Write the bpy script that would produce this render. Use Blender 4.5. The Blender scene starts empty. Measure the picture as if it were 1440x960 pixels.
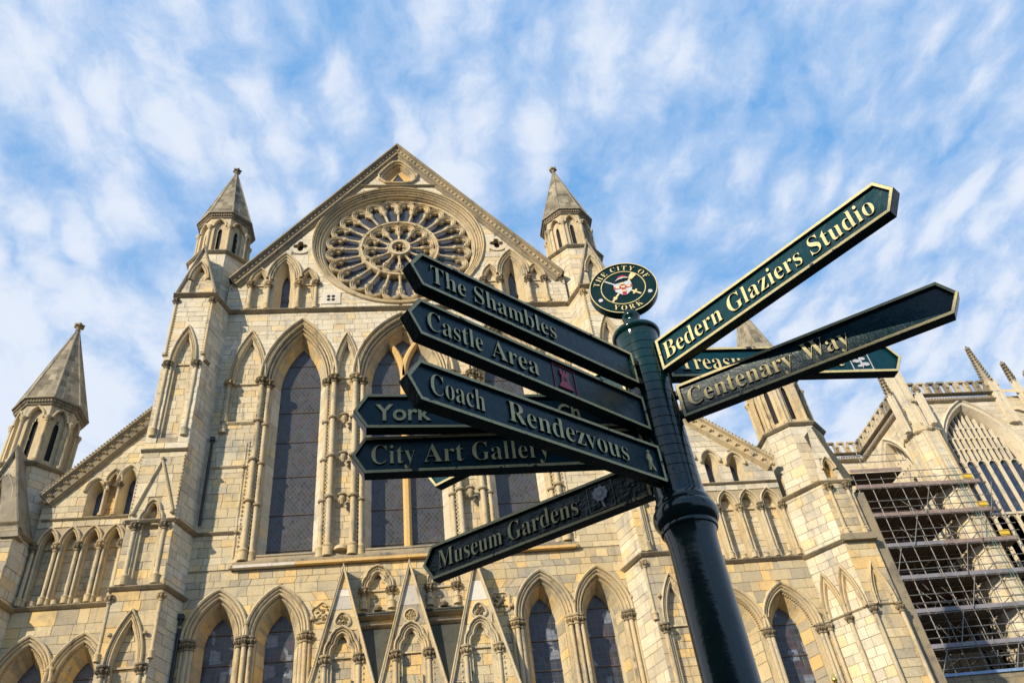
import bpy, math, random
from math import sin, cos, pi, sqrt, radians, atan2, acos, hypot
from mathutils import Vector, Matrix
random.seed(11)
SC = bpy.context.scene
COL = SC.collection
R = random.random
# ------------------------------------------------------------------ camera, sky, sun, exposure
CAMZ = 1.6
cam_d = bpy.data.cameras.new("camera")
cam = bpy.data.objects.new("camera", cam_d); COL.objects.link(cam); SC.camera = cam
_p, _y, _r = radians(40.81), radians(-9.70), radians(-8.15)
_f = Vector((-sin(_y)*cos(_p), cos(_y)*cos(_p), sin(_p)))
_rt = Vector((cos(_y), sin(_y), 0)); _up = _rt.cross(_f)
_r2 = cos(_r)*_rt + sin(_r)*_up; _u2 = -sin(_r)*_rt + cos(_r)*_up
cam.matrix_world = Matrix(((_r2.x, _u2.x, -_f.x, 0), (_r2.y, _u2.y, -_f.y, 0), (_r2.z, _u2.z, -_f.z, CAMZ), (0, 0, 0, 1)))
cam_d.sensor_width = 36; cam_d.lens = 1165/1440*36
cam_d.clip_start = 0.05; cam_d.clip_end = 6000
cam_d.dof.use_dof = True; cam_d.dof.focus_distance = 3.0; cam_d.dof.aperture_fstop = 13.0

SUN_EL, SUN_TH = radians(25), radians(44)
sdir = Vector((-sin(SUN_TH)*cos(SUN_EL), -cos(SUN_TH)*cos(SUN_EL), sin(SUN_EL)))
sl = bpy.data.lights.new("sun", 'SUN'); sl.energy = 4.9; sl.angle = radians(0.6); sl.color = (1.0, 0.875, 0.69)
so = bpy.data.objects.new("sun", sl); COL.objects.link(so)
so.rotation_mode = 'QUATERNION'; so.rotation_quaternion = sdir.to_track_quat('Z', 'Y')
SC.view_settings.view_transform = 'Standard'; SC.view_settings.look = 'None'
SC.view_settings.gamma = 1; SC.view_settings.use_curve_mapping = False; SC.view_settings.exposure = 0.22

class NT:
    def __init__(s, tree): s.t = tree; s.n = tree.nodes; s.l = tree.links
    def add(s, typ, ins=None, **kw):
        nd = s.n.new(typ)
        for k, v in kw.items(): setattr(nd, k, v)
        for k, v in (ins or {}).items():
            sk = nd.inputs[k]
            if isinstance(v, bpy.types.NodeSocket): s.l.new(v, sk)
            else:
                try: sk.default_value = v
                except Exception: sk.default_value = (*v, 1)
        return nd
    def math(s, op, a, b=0.0, c=0.0, clamp=False):
        nd = s.add('ShaderNodeMath', {0: a, 1: b, 2: c}, operation=op, use_clamp=clamp); return nd.outputs[0]
    def vmath(s, op, a, b=(0, 0, 0)):
        nd = s.add('ShaderNodeVectorMath', {0: a, 1: b}, operation=op); return nd.outputs[0]
    def mix(s, fac, a, b, blend='MIX'):
        nd = s.add('ShaderNodeMix', {0: fac, 6: a, 7: b}, data_type='RGBA', blend_type=blend); return nd.outputs[2]
    def noise(s, vec, scale, detail=3, rough=.55, dist=0.0):
        nd = s.add('ShaderNodeTexNoise', {'Vector': vec, 'Scale': scale, 'Detail': detail, 'Roughness': rough, 'Distortion': dist}); return nd.outputs[0]
    def ramp(s, fac, a, b, lo=0.0, hi=1.0):
        nd = s.add('ShaderNodeMapRange', {0: fac, 1: a, 2: b, 3: lo, 4: hi}, interpolation_type='SMOOTHSTEP'); return nd.outputs[0]

world = bpy.data.worlds.new("World"); SC.world = world; world.use_nodes = True
world.node_tree.nodes.clear(); W = NT(world.node_tree)
sky = W.add('ShaderNodeTexSky', sky_type='NISHITA', sun_disc=False, sun_elevation=SUN_EL,
            sun_rotation=atan2(sdir.x, sdir.y), altitude=20, air_density=1.0, dust_density=0.6, ozone_density=2.0)
tc = W.add('ShaderNodeTexCoord')
sep = W.add('ShaderNodeSeparateXYZ', {0: tc.outputs['Generated']})
zz = W.math('ADD', W.math('MAXIMUM', sep.outputs[2], 0.0), 0.10)
px, py = W.math('DIVIDE', sep.outputs[0], zz), W.math('DIVIDE', sep.outputs[1], zz)
cp = W.add('ShaderNodeCombineXYZ', {0: px, 1: py, 2: 0.0}).outputs[0]
warp = W.add('ShaderNodeTexNoise', {'Vector': cp, 'Scale': 2.2, 'Detail': 3.0})
warp2 = W.add('ShaderNodeTexNoise', {'Vector': cp, 'Scale': 14.0, 'Detail': 3.0})
def sc_(v, k): return W.add('ShaderNodeVectorMath', {0: W.vmath('SUBTRACT', v, (.5, .5, .5)), 'Scale': k}, operation='SCALE').outputs[0]
cw = W.vmath('ADD', W.vmath('ADD', cp, sc_(warp.outputs[1], .16)), sc_(warp2.outputs[1], .04))
ROT = radians(6)
def mapped(v, sy): return W.add('ShaderNodeMapping', {'Vector': v, 'Rotation': (0, 0, ROT), 'Scale': (1.0, sy, 1)}).outputs[0]
big = W.noise(cw, 2.1, 2, .5)
mid = W.noise(mapped(cw, .5), 15.0, 5, .55, .2)
vor = W.add('ShaderNodeTexVoronoi', {'Vector': mapped(cw, .50), 'Scale': 18.0, 'Smoothness': .5, 'Randomness': .9}, feature='SMOOTH_F1').outputs[0]
fine = W.noise(mapped(cw, .7), 34.0, 7, .68)
def lin(x, k): return W.math('MULTIPLY', W.math('SUBTRACT', x, .5), k)
m1 = W.math('SUBTRACT', 1.08, W.math('MULTIPLY', vor, .85))
for x_, k_ in ((mid, .95), (big, .85), (fine, .62)): m1 = W.math('ADD', m1, lin(x_, k_))
m1 = W.math('ADD', m1, W.math('MULTIPLY', W.ramp(px, -.02, -.75), .34))
m1 = W.math('ADD', m1, W.math('MULTIPLY', W.ramp(sep.outputs[2], .78, .40), .20))
m1 = W.math('SUBTRACT', m1, W.math('MULTIPLY', W.ramp(py, .1, -.7), .30))
cm = W.ramp(m1, .02, .98, .06, .98)
skyc = W.mix(.75, sky.outputs[0], (0.95, 3.75, 7.9, 1))
cloudc = W.mix(W.ramp(m1, .55, 1.15), (4.6, 5.7, 7.6, 1), (6.4, 7.0, 8.0, 1))
upm = W.ramp(sep.outputs[2], -.02, .02)
skyf = W.mix(cm, skyc, cloudc)
skyf = W.mix(upm, (1.2, 1.15, 1.05, 1), skyf)
bg = W.add('ShaderNodeBackground', {'Color': skyf, 'Strength': .105})
W.add('ShaderNodeOutputWorld', {0: bg.outputs[0]})

# ------------------------------------------------------------------ materials
def new_mat(name):
    m = bpy.data.materials.new(name); m.use_nodes = True; m.node_tree.nodes.clear(); t = NT(m.node_tree)
    return m, t
def finish(t, **ins):
    b = t.add('ShaderNodeBsdfPrincipled', ins); t.add('ShaderNodeOutputMaterial', {0: b.outputs[0]}); return b
def bump(t, h, dist=.02, strength=.6):
    return t.add('ShaderNodeBump', {'Height': h, 'Distance': dist, 'Strength': strength}).outputs[0]

def stone_mat(name, base, alt, grey, rough_scale=1.0, soot=.55, soot_col=(.10, .088, .07)):
    m, t = new_mat(name)
    pos = t.add('ShaderNodeNewGeometry').outputs['Position']
    at = t.add('ShaderNodeAttribute', attribute_name='tint').outputs['Color']
    n1 = t.noise(pos, .55, 4, .6); n2 = t.noise(pos, 3.2, 5, .65); n3 = t.noise(pos, 16, 5, .7); n4 = t.noise(pos, 60, 3, .7)
    st = t.noise(t.add('ShaderNodeMapping', {'Vector': pos, 'Scale': (3.0, 3.0, .28)}).outputs[0], 1.0, 5, .65)
    c = t.mix(t.ramp(n1, .38, .66), (*base, 1), (*alt, 1))
    c = t.mix(t.ramp(n2, .50, .74, 0, .7), c, (*grey, 1)); n6 = t.noise(pos, .9, 5, .7); c = t.mix(t.ramp(n6, .52, .70, 0, .65), c, t.mix(1.0, (*grey, 1), (.74, .76, .80, 1), 'MULTIPLY'))
    c = t.mix(1.0, c, at, 'MULTIPLY')
    c = t.mix(t.ramp(n3, .35, .75, 0, .45), c, t.mix(1.0, c, (.62, .55, .45, 1), 'MULTIPLY'))
    s = t.math('MULTIPLY', t.ramp(st, .53, .72), t.ramp(n2, .30, .62))
    c = t.mix(t.math('MULTIPLY', s, soot), c, (*soot_col, 1))
    st2 = t.noise(t.add('ShaderNodeMapping', {'Vector': pos, 'Scale': (7.0, 7.0, .5)}).outputs[0], 1.0, 5, .7)
    c = t.mix(t.math('MULTIPLY', t.ramp(st2, .55, .70), soot*.45), c, t.mix(1.0, c, (.42, .42, .43, 1), 'MULTIPLY'))
    pit = t.noise(pos, 38, 2, .6); c = t.mix(t.ramp(pit, .62, .72, 0, .55), c, t.mix(1.0, c, (.45, .40, .33, 1), 'MULTIPLY'))
    h = t.math('ADD', t.math('MULTIPLY', n3, .7), t.math('MULTIPLY', n4, .35))
    finish(t, **{'Base Color': c, 'Roughness': .92, 'Specular IOR Level': .2, 'Normal': bump(t, h, .03*rough_scale, .8)})
    return m
M = {}
M['stone'] = stone_mat('limestone', (.61, .53, .365), (.62, .50, .30), (.45, .42, .35))
M['pale'] = stone_mat('pale_limestone', (.68, .61, .465), (.64, .55, .385), (.52, .49, .42), soot=.45)
M['mould'] = stone_mat('moulded_limestone', (.57, .485, .325), (.58, .455, .26), (.36, .335, .27), soot=.9)
M['dirty'] = stone_mat('sooted_limestone', (.27, .235, .17), (.36, .29, .18), (.17, .15, .12), soot=.85)
M['spire'] = stone_mat('spire_stone', (.36, .315, .235), (.27, .24, .18), (.15, .135, .11), soot=1.0)
M['new'] = stone_mat('new_pale_stone', (.70, .64, .54), (.66, .60, .50), (.60, .55, .48), soot=.1)
M['golden'] = stone_mat('golden_stone', (.68, .43, .15), (.64, .44, .19), (.58, .43, .23), soot=.15)
M['slab'] = stone_mat('dark_slab_gap_shade', (.075, .078, .062), (.10, .098, .08), (.05, .055, .048), soot=.5)  # dark slab stone; also the painted shade behind dogtooth
M['mortar'] = stone_mat('mortar', (.40, .335, .225), (.42, .34, .22), (.29, .255, .185), soot=.4)

def flat(name, col, rough=.6, metal=0.0, nscale=0, amt=.3, bumpd=0):
    m, t = new_mat(name)
    pos = t.add('ShaderNodeTexCoord').outputs['Object']
    c = (*col, 1); kw = {}
    if nscale:
        n = t.noise(pos, nscale, 5, .65)
        c = t.mix(t.ramp(n, .35, .7, 0, amt), (*col, 1), tuple(x*.35 for x in col)+(1,))
        if bumpd: kw['Normal'] = bump(t, n, bumpd, .6)
    finish(t, **{'Base Color': c, 'Roughness': rough, 'Metallic': metal, **kw}); return m
M['void'] = flat('dark_opening', (.012, .012, .014), .9)
M['lead'] = flat('lead_roof', (.16, .18, .21), .55, .0, 3, .5, .01)
M['bar'] = flat('iron_bar', (.16, .12, .09), .6, 0, 20, .5)
M['wood'] = flat('scaffold_board', (.13, .088, .055), .85, 0, 2.0, .7, .004)
M['toe'] = flat('toe_board', (.29, .215, .19), .8, 0, 1.5, .5, .004)
M['toe2'] = flat('toe_board_grey', (.23, .225, .25), .8, 0, 1.5, .5, .004)
M['tube'] = flat('galvanised_tube', (.25, .235, .215), .45, .35, 6, .6)
M['tubeb'] = flat('blue_tube', (.22, .32, .48), .5, .2, 6, .4)
M['netting'] = flat('green_rope', (.10, .22, .18), .8)
M['yellow'] = flat('yellow_tag', (.72, .48, .04), .6, 0, 8, .3)
M['brown'] = flat('brass_gold', (.85, .62, .15), .25, .9)
M['black'] = flat('black_iron', (.012, .012, .013), .35)
M['paving'] = stone_mat('stone_setts', (.085, .08, .072), (.07, .066, .06), (.05, .048, .044), soot=.3)
M['door'] = flat('oak_door', (.08, .045, .022), .7, 0, 6, .6, .004)

def glass_mat(name, a, b, lead, scale, patch=.0, rect=False):
    m, t = new_mat(name)
    pos = t.add('ShaderNodeNewGeometry').outputs['Position']
    s3 = t.add('ShaderNodeSeparateXYZ', {0: pos})
    xx = t.math('ADD', s3.outputs[0], s3.outputs[1]); z3 = s3.outputs[2]
    u1 = t.math('MULTIPLY', t.math('ADD', xx, t.math('MULTIPLY', z3, .72)), scale); u2 = t.math('MULTIPLY', t.math('SUBTRACT', xx, t.math('MULTIPLY', z3, .72)), scale)
    if rect: u1, u2 = t.math('MULTIPLY', xx, scale), t.math('MULTIPLY', z3, scale*.8)
    def line(u): return t.math('GREATER_THAN', t.math('ABSOLUTE', t.math('SUBTRACT', t.math('FRACT', u), .5)), .40)
    ln = t.math('MAXIMUM', line(u1), line(u2))
    cell = t.add('ShaderNodeTexWhiteNoise', {'Vector': t.add('ShaderNodeCombineXYZ', {0: t.math('FLOOR', u1), 1: t.math('FLOOR', u2), 2: 0.0}).outputs[0]}, noise_dimensions='3D').outputs[0]
    v = t.add('ShaderNodeTexVoronoi', {'Vector': pos, 'Scale': 5.5}, feature='F1')
    n = t.noise(pos, 1.2, 3, .6)
    c = t.mix(t.ramp(n, .35, .65), (*a, 1), (*b, 1))
    c = t.mix(t.math('MULTIPLY', cell, .55), c, (.075, .09, .13, 1))
    c = t.mix(.18, c, t.mix(1.0, c, v.outputs['Color'], 'MULTIPLY'))
    if patch:
        br = t.add('ShaderNodeTexVoronoi', {'Vector': t.add('ShaderNodeMapping', {'Vector': pos, 'Scale': (1, 1, .8)}).outputs[0], 'Scale': 3.4}, feature='F1', distance='CHEBYCHEV')
        sc = t.add('ShaderNodeSeparateColor', {0: br.outputs['Color']}).outputs
        c = t.mix(t.math('MULTIPLY', t.math('GREATER_THAN', sc[0], .86), patch), c, (.30, .35, .43, 1))
        c = t.mix(t.math('MULTIPLY', t.math('GREATER_THAN', sc[1], .84), .35), c, (.10, .05, .045, 1))
    c = t.mix(t.math('MULTIPLY', ln, .5), c, (*lead, 1))
    nb = t.math('ADD', t.math('MULTIPLY', cell, .6), t.noise(pos, 9, 2))
    finish(t, **{'Base Color': c, 'Roughness': .22, 'Specular IOR Level': .45, 'Normal': bump(t, nb, .012, .5)})
    return m
M['glass'] = glass_mat('leaded_glass', (.036, .035, .030), (.064, .056, .042), (.105, .095, .08), 6.0)
M['glassr'] = glass_mat('mosaic_glass', (.055, .062, .075), (.09, .083, .078), (.05, .045, .042), 9.0)
M['glassl'] = glass_mat('figured_glass', (.026, .032, .042), (.042, .038, .040), (.085, .08, .07), 5.5, .5, True)
M['glassc'] = glass_mat('choir_glass', (.018, .036, .075), (.022, .045, .09), (.012, .016, .026), 2.4)

def paint_mat(name, col, rough=.16, bs=1.0, rust=.0, sc=1.0, spec=.55, chips=False):
    m, t = new_mat(name)
    pos = t.add('ShaderNodeTexCoord').outputs['Object']
    n1 = t.noise(pos, 95*sc, 4, .6); n2 = t.noise(pos, 26*sc, 4, .6); n3 = t.noise(pos, 260*sc, 2, .5); n4 = t.noise(pos, 11*sc, 4, .65)
    c = t.mix(t.ramp(n2, .4, .7), (*col, 1), (col[0]*1.6+.002, col[1]*1.25, col[2]*1.15, 1))
    if chips: c = t.mix(t.ramp(t.noise(pos, 120, 3, .7), .715, .73), c, (.30, .33, .33, 1)); c = t.mix(t.ramp(t.noise(pos, 48, 3, .7), .735, .745), c, (.09, .02, .015, 1))
    if rust: c = t.mix(t.ramp(n4, .70-rust*.12, .74-rust*.12), c, (.05, .014, .012, 1))
    h = t.math('ADD', t.math('MULTIPLY', n1, .8), t.math('ADD', t.math('MULTIPLY', n2, 2.0), t.math('MULTIPLY', n3, .15)))
    finish(t, **{'Base Color': c, 'Roughness': t.ramp(n4, .3, .7, rough, rough+.14), 'Specular IOR Level': spec,                 'Normal': bump(t, h, .0022*bs, .9)})
    return m
M['paint'] = paint_mat('dark_green_gloss_paint', (.0010, .017, .016), .18, .45, spec=.3)
M['paintp'] = paint_mat('post_gloss_paint', (.0010, .020, .020), .06, .30, 0, .6, chips=True)
M['paintf'] = paint_mat('panel_paint_sky_tint', (.0010, .034, .050), .20, .5, spec=.25)  # teal base carries reflected sky blue; the paint itself is green
M['paintg'] = paint_mat('pitted_panel_paint', (.0012, .022, .018), .15, 3.6, 0, .55, .4)
def gold_mat(name, col, chip=.5):
    m, t = new_mat(name)
    pos = t.add('ShaderNodeTexCoord').outputs['Object']
    n1 = t.noise(pos, 22, 5, .65); n2 = t.noise(pos, 80, 4, .6); n3 = t.noise(pos, 9, 2, .5)
    c = t.mix(t.ramp(n2, .35, .7, 0, .5), (*col, 1), tuple(x*.55 for x in col)+(1,))
    k = t.math('ADD', t.math('MULTIPLY', n1, .8), t.math('MULTIPLY', n3, .35))
    c = t.mix(t.ramp(k, .76-chip*.06, .77-chip*.06), c, (.022, .03, .036, 1))
    finish(t, **{'Base Color': c, 'Roughness': .5, 'Metallic': .05, 'Specular IOR Level': .4, 'Normal': bump(t, t.math('ADD', n2, n1), .0012, .6)})
    return m
M['gold'] = gold_mat('worn_gold_paint', (.62, .55, .28), 1.1)
M['goldt'] = gold_mat('gold_letter_paint', (.74, .64, .32), .1)
M['white'] = flat('white_enamel', (.55, .57, .62), .4, 0, 40, .3)
M['red'] = flat('red_enamel', (.48, .018, .05), .35, 0, 40, .3)

# ------------------------------------------------------------------ mesh builder
class MB:
    def __init__(s): s.v = []; s.f = []; s.c = []; s.mi = []; s.tint = (1, 1, 1); s.m = 0
    def face(s, pts, tint=None, m=None):
        b = len(s.v); s.v.extend([tuple(p) for p in pts]); s.f.append(tuple(range(b, b+len(pts)))); s.c.append(tint or s.tint); s.mi.append(s.m if m is None else m)
    def grid(s, rows, closed=False, tint=None):
        b = len(s.v); n = len(rows[0])
        for r in rows: s.v.extend([tuple(p) for p in r])
        for i in range(len(rows)-1):
            for j in range(n if closed else n-1):
                a = b+i*n+j; c = b+i*n+(j+1) % n
                s.f.append((a, c, c+n, a+n)); s.c.append(tint or s.tint); s.mi.append(s.m)
    def box8(s, p, tint=None):   # p: 8 points, bottom 4 ccw then top 4
        for q in ((0, 3, 2, 1), (4, 5, 6, 7), (0, 1, 5, 4), (1, 2, 6, 5), (2, 3, 7, 6), (3, 0, 4, 7)): s.face([p[i] for i in q], tint)
    def bx(s, x0, x1, y0, y1, z0, z1, tint=None):
        s.box8([(x0, y0, z0), (x1, y0, z0), (x1, y1, z0), (x0, y1, z0), (x0, y0, z1), (x1, y0, z1), (x1, y1, z1), (x0, y1, z1)], tint)
    def lathe(s, o, ax, prof, n=10, tint=None, caps=True):
        ax = Vector(ax).normalized(); t = Vector((0, 0, 1)) if abs(ax.z) < .9 else Vector((1, 0, 0))
        a = ax.cross(t).normalized(); b = ax.cross(a); o = Vector(o)
        rows = [[o+ax*h+(a*cos(2*pi*k/n)+b*sin(2*pi*k/n))*r for k in range(n)] for r, h in prof]
        s.grid(rows, True, tint)
        if caps: s.face(rows[-1], tint); s.face(rows[0][::-1], tint)
    def tube(s, p, q, r, n=8, tint=None):
        p, q = Vector(p), Vector(q); s.lathe(p, q-p, [(r, 0), (r, (q-p).length)], n, tint)
    def build(s, name, mat, parent=None, smooth=False, kind=None, shift=None):
        me = bpy.data.meshes.new(name)
        vs = s.v if shift is None else [(v[0]-shift[0], v[1]-shift[1], v[2]-shift[2]) for v in s.v]
        me.from_pydata(vs, [], s.f)
        mats = mat if isinstance(mat, (list, tuple)) else [mat]
        for x in mats: me.materials.append(M[x] if isinstance(x, str) else x)
        ca = me.attributes.new('tint', 'FLOAT_COLOR', 'FACE') if False else me.color_attributes.new('tint', 'FLOAT_COLOR', 'CORNER')
        buf = []
        for f, c in zip(s.f, s.c): buf.extend([c[0], c[1], c[2], 1.0]*len(f))
        ca.data.foreach_set('color', buf)
        if len(mats) > 1: me.polygons.foreach_set('material_index', s.mi)
        if smooth:
            me.polygons.foreach_set('use_smooth', [True]*len(s.f))
            me.update()
            try: me.set_sharp_from_angle(angle=radians(38))
            except Exception: pass
        me.update()
        o = bpy.data.objects.new(name, me); COL.objects.link(o)
        if shift is not None: o.location = shift
        if parent: o.parent = parent
        if kind: o['kind'] = kind
        return o
def thing(name, label, cat, loc=(0, 0, 0), group=None):
    o = bpy.data.objects.new(name, None); COL.objects.link(o); o['label'] = label; o['category'] = cat
    if group: o['group'] = group
    return o
def dup(o, parent, loc=None, rot=None):
    c = o.copy(); COL.objects.link(c); c.parent = parent
    if loc is not None: c.location = loc
    if rot is not None: c.rotation_euler = rot
    return c

class Fr:   # wall frame: u along, v = z, w outwards
    def __init__(s, ox, oy, rx, ry):
        L = hypot(rx, ry); s.ox, s.oy = ox, oy; s.rx, s.ry = rx/L, ry/L; s.nx, s.ny = s.ry, -s.rx
    def __call__(s, u, v, w=0.0): return (s.ox+s.rx*u+s.nx*w, s.oy+s.ry*u+s.ny*w, v)
    def off(s, w): f = Fr(s.ox+s.nx*w, s.oy+s.ny*w, s.rx, s.ry); return f

# ---- outlines
def arch(cx, a, zs, za, n=0.0, N=9):
    h = za-zs; Rr = (a*a+h*h)/(2*a); c = Rr-a; Rn = Rr+n; ph = acos(max(-1, min(1, c/Rn)))
    L = [(cx+c-Rn*cos(ph*i/N), zs+Rn*sin(ph*i/N)) for i in range(N+1)]
    return L+[(2*cx-x, z) for x, z in L[-2::-1]]
def archhole(cx, a, zb, zs, za, n=0.0): return [(cx-a-n, zb)]+arch(cx, a, zs, za, n)+[(cx+a+n, zb)]
def offs(pts, n, closed):
    out = []; m = len(pts)
    for i, p in enumerate(pts):
        a = pts[i-1] if (closed or i > 0) else None; b = pts[(i+1) % m] if (closed or i < m-1) else None
        ns = []
        for q, r in ((a, p), (p, b)):
            if q is None or r is None: continue
            dx, dz = r[0]-q[0], r[1]-q[1]; L = hypot(dx, dz) or 1; ns.append((-dz/L, dx/L))
        nx = sum(x for x, _ in ns); nz = sum(z for _, z in ns); L = hypot(nx, nz) or 1; nx /= L; nz /= L
        k = n/max(.35, nx*ns[0][0]+nz*ns[0][1]); out.append((p[0]+nx*k, p[1]+nz*k))
    return out
def trefoil(cx, a, zs, za, n=0.0):   # cusped head
    h = za-zs; pts = [(-1, 0), (-1.0, .16), (-.93, .33), (-.80, .44), (-.66, .50), (-.63, .62), (-.52, .78), (-.30, .92), (0, 1.0)]
    pts = pts+[(-x, z) for x, z in pts[-2::-1]]
    return offs([(cx+x*a, zs+z*h) for x, z in pts], n, False)
def circ(cx, cz, r, N=48): return [(cx-r*cos(2*pi*i/N), cz+r*sin(2*pi*i/N)) for i in range(N)]
def roll(n0, n1, w0, w1, k=4):   # half-round bead between two n's
    m = (n0+n1)/2; r = abs(n1-n0)/2; sg = 1 if n1 > n0 else -1
    return [(m-sg*r*cos(pi*i/k), w0+(w1-w0)*sin(pi*i/k)) for i in range(k+1)]
def sweep(mb, F, fn, prof, closed=False, tint=None):
    mb.grid([[F(x, z, w) for x, z in fn(n)] for n, w in prof], closed, tint)

# ---- scanline regions
def spans(polys, z):
    xs = []
    for P in polys:
        m = len(P)
        for i in range(m):
            (x0, z0), (x1, z1) = P[i], P[(i+1) % m]
            if (z0 <= z) != (z1 <= z): xs.append(x0+(z-z0)*(x1-x0)/(z1-z0))
    xs.sort(); return [(xs[i], xs[i+1]) for i in range(0, len(xs)-1, 2)]
def zrange(P): return min(z for _, z in P), max(z for _, z in P)
def traps(polys, z0, z1):
    e = (z1-z0)*.02; a = spans(polys, z0+e); b = spans(polys, z1-e)
    if len(a) == len(b) and all(min(p[1], q[1]) > max(p[0], q[0])-.02 for p, q in zip(a, b)):
        return [(p[0], p[1], q[0], q[1]) for p, q in zip(a, b)]
    out = []
    c = spans(polys, (z0+z1)/2)
    for p in c: out.append((p[0], p[1], p[0], p[1]))
    return out
def plate(mb, F, polys, w, step=.12, tint=None, zmin=None):
    lo, hi = zrange(polys[0]); z = lo if zmin is None else zmin
    while z < hi-1e-4:
        z2 = min(hi, z+step)
        for a, b, c, d in traps(polys, z, z2): mb.face([F(a, z, w), F(b, z, w), F(d, z2, w), F(c, z2, w)], tint)
        z = z2
def safe_traps(polys, z0, z1):
    e = (z1-z0)*.02; S = [spans(polys, z0+e+(z1-z0-2*e)*k/4) for k in range(5)]
    if all(len(x) == len(S[0]) for x in S) and all(min(p[1], q[1]) > max(p[0], q[0])-.02 for p, q in zip(S[0], S[-1])):
        out = []
        for i in range(len(S[0])):
            a, b, c, d = S[0][i][0], S[0][i][1], S[-1][i][0], S[-1][i][1]
            m = S[2][i]; out.append((a+max(0, m[0]-(a+c)/2)*.8, b-max(0, (b+d)/2-m[1])*.8, c+max(0, m[0]-(a+c)/2)*.8, d-max(0, (b+d)/2-m[1])*.8))
        return out
    cur = S[0]
    for x in S[1:]:
        nx = []
        for p in cur:
            for q in x:
                lo, hi = max(p[0], q[0]), min(p[1], q[1])
                if hi-lo > .06: nx.append((lo, hi))
        cur = nx
    return [(p[0], p[1], p[0], p[1]) for p in cur]
BLOCKS = {}   # building name -> list of (score, verts, tint, matkey)
def pick_tint(z, style):
    r = R()
    g = .90+.18*R()
    if style == 'low':
        if r < .20: c = (1.22, 1.02, .66)
        elif r < .42: c = (.66, .68, .74)
        elif r < .60: c = (.86, .84, .80)
        else: c = (1.0, .97, .88)
    elif style == 'pale':
        if r < .10: c = (1.12, .98, .72)
        elif r < .22: c = (.80, .82, .86)
        elif r < .55: c = (1.08, 1.12, 1.18)
        else: c = (1.02, 1.03, 1.02)
    else:
        if r < .12: c = (1.16, 1.0, .70)
        elif r < .30: c = (.76, .79, .84)
        elif r < .52: c = (1.08, 1.11, 1.16)
        else: c = (1.0, 1.0, .98)
    return tuple((1+(x-1)*(.85 if style == 'low' else .6))*g for x in c)
JN = .0075
def ashlar(bld, F, polys, zlo=None, zhi=None, mat='stone', style='mid', hc=.33, lb=.62, base=None, w=0.0, jn=None):
    j = jn or JN
    lo, hi = zrange(polys[0]); lo = lo if zlo is None else zlo; hi = hi if zhi is None else zhi
    z = lo; row = 0; L = BLOCKS.setdefault(bld, [])
    while z < hi-.02:
        h = hc*(.70+.60*R()); z2 = min(hi, z+h)
        if hi-z2 < .12: z2 = hi
        for a, b, c, d in safe_traps(polys, z, z2):
            wid = max(b-a, d-c)
            if wid < .05: continue
            n = max(1, int(round(wid/(lb*(.8+.4*R())))))
            cuts = [0.0]
            for k in range(1, n): cuts.append((k+(.5 if row % 2 else 0)*.6+(R()-.5)*.62)/n if n > 1 else .5)
            cuts = sorted([x for x in cuts if x < .97]); cuts = [x for i_, x in enumerate(cuts) if i_ == 0 or x-cuts[i_-1] > .22/n]+[1.0]
            for k in range(len(cuts)-1):
                s, e = cuts[k], cuts[k+1]
                x0, x1, x2, x3 = a+(b-a)*s+j, a+(b-a)*e-j, c+(d-c)*e-j, c+(d-c)*s+j
                if min(x1-x0, x2-x3) < .015: continue
                ww = w+(R()-.5)*.016+.005; q = (R()-.5)*.006
                f = [F(x0, z+j, ww+q), F(x1, z+j, ww), F(x2, z2-j, ww-q), F(x3, z2-j, ww)]
                bk = [F(x0, z+j, w-.04), F(x1, z+j, w-.04), F(x2, z2-j, w-.04), F(x3, z2-j, w-.04)]
                t = pick_tint(z, style)
                cx, cy, cz = f[0]; sc = (x1-x0)*(z2-z)/((cx)**2+cy**2+(cz-CAMZ)**2)
                dv = Vector(f[0])-Vector((0, 0, CAMZ)); pu, pv = dv.dot(_r2)/dv.dot(_f), dv.dot(_u2)/dv.dot(_f)
                if not (abs(pu) < .60 and abs(pv) < .40) or dv.dot(_f) < 0: sc *= .001
                L.append((sc, f, bk, t, mat))
        z = z2; row += 1
def block_faces(mb, f, b, t):
    mb.face(f, t)
    for i in range(4): k = (i+1) % 4; mb.face([f[i], b[i], b[k], f[k]], t)
def emit_blocks(bld, parent, limit=296):
    L = sorted(BLOCKS[bld], key=lambda x: -x[0])
    for sc, f, b, t, mat in L[:limit]:
        mb = MB(); block_faces(mb, f, b, t); mb.build('stone', mat, parent, shift=f[0])
    by = {}
    for sc, f, b, t, mat in L[limit:]: by.setdefault(mat, []).append((f, b, t))
    mats = list(by); mb = MB()
    for i, k in enumerate(mats):
        mb.m = i
        for f, b, t in by[k]: block_faces(mb, f, b, t)
    if mats: mb.build('ashlar_stones', mats, parent, kind='stuff')

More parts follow.
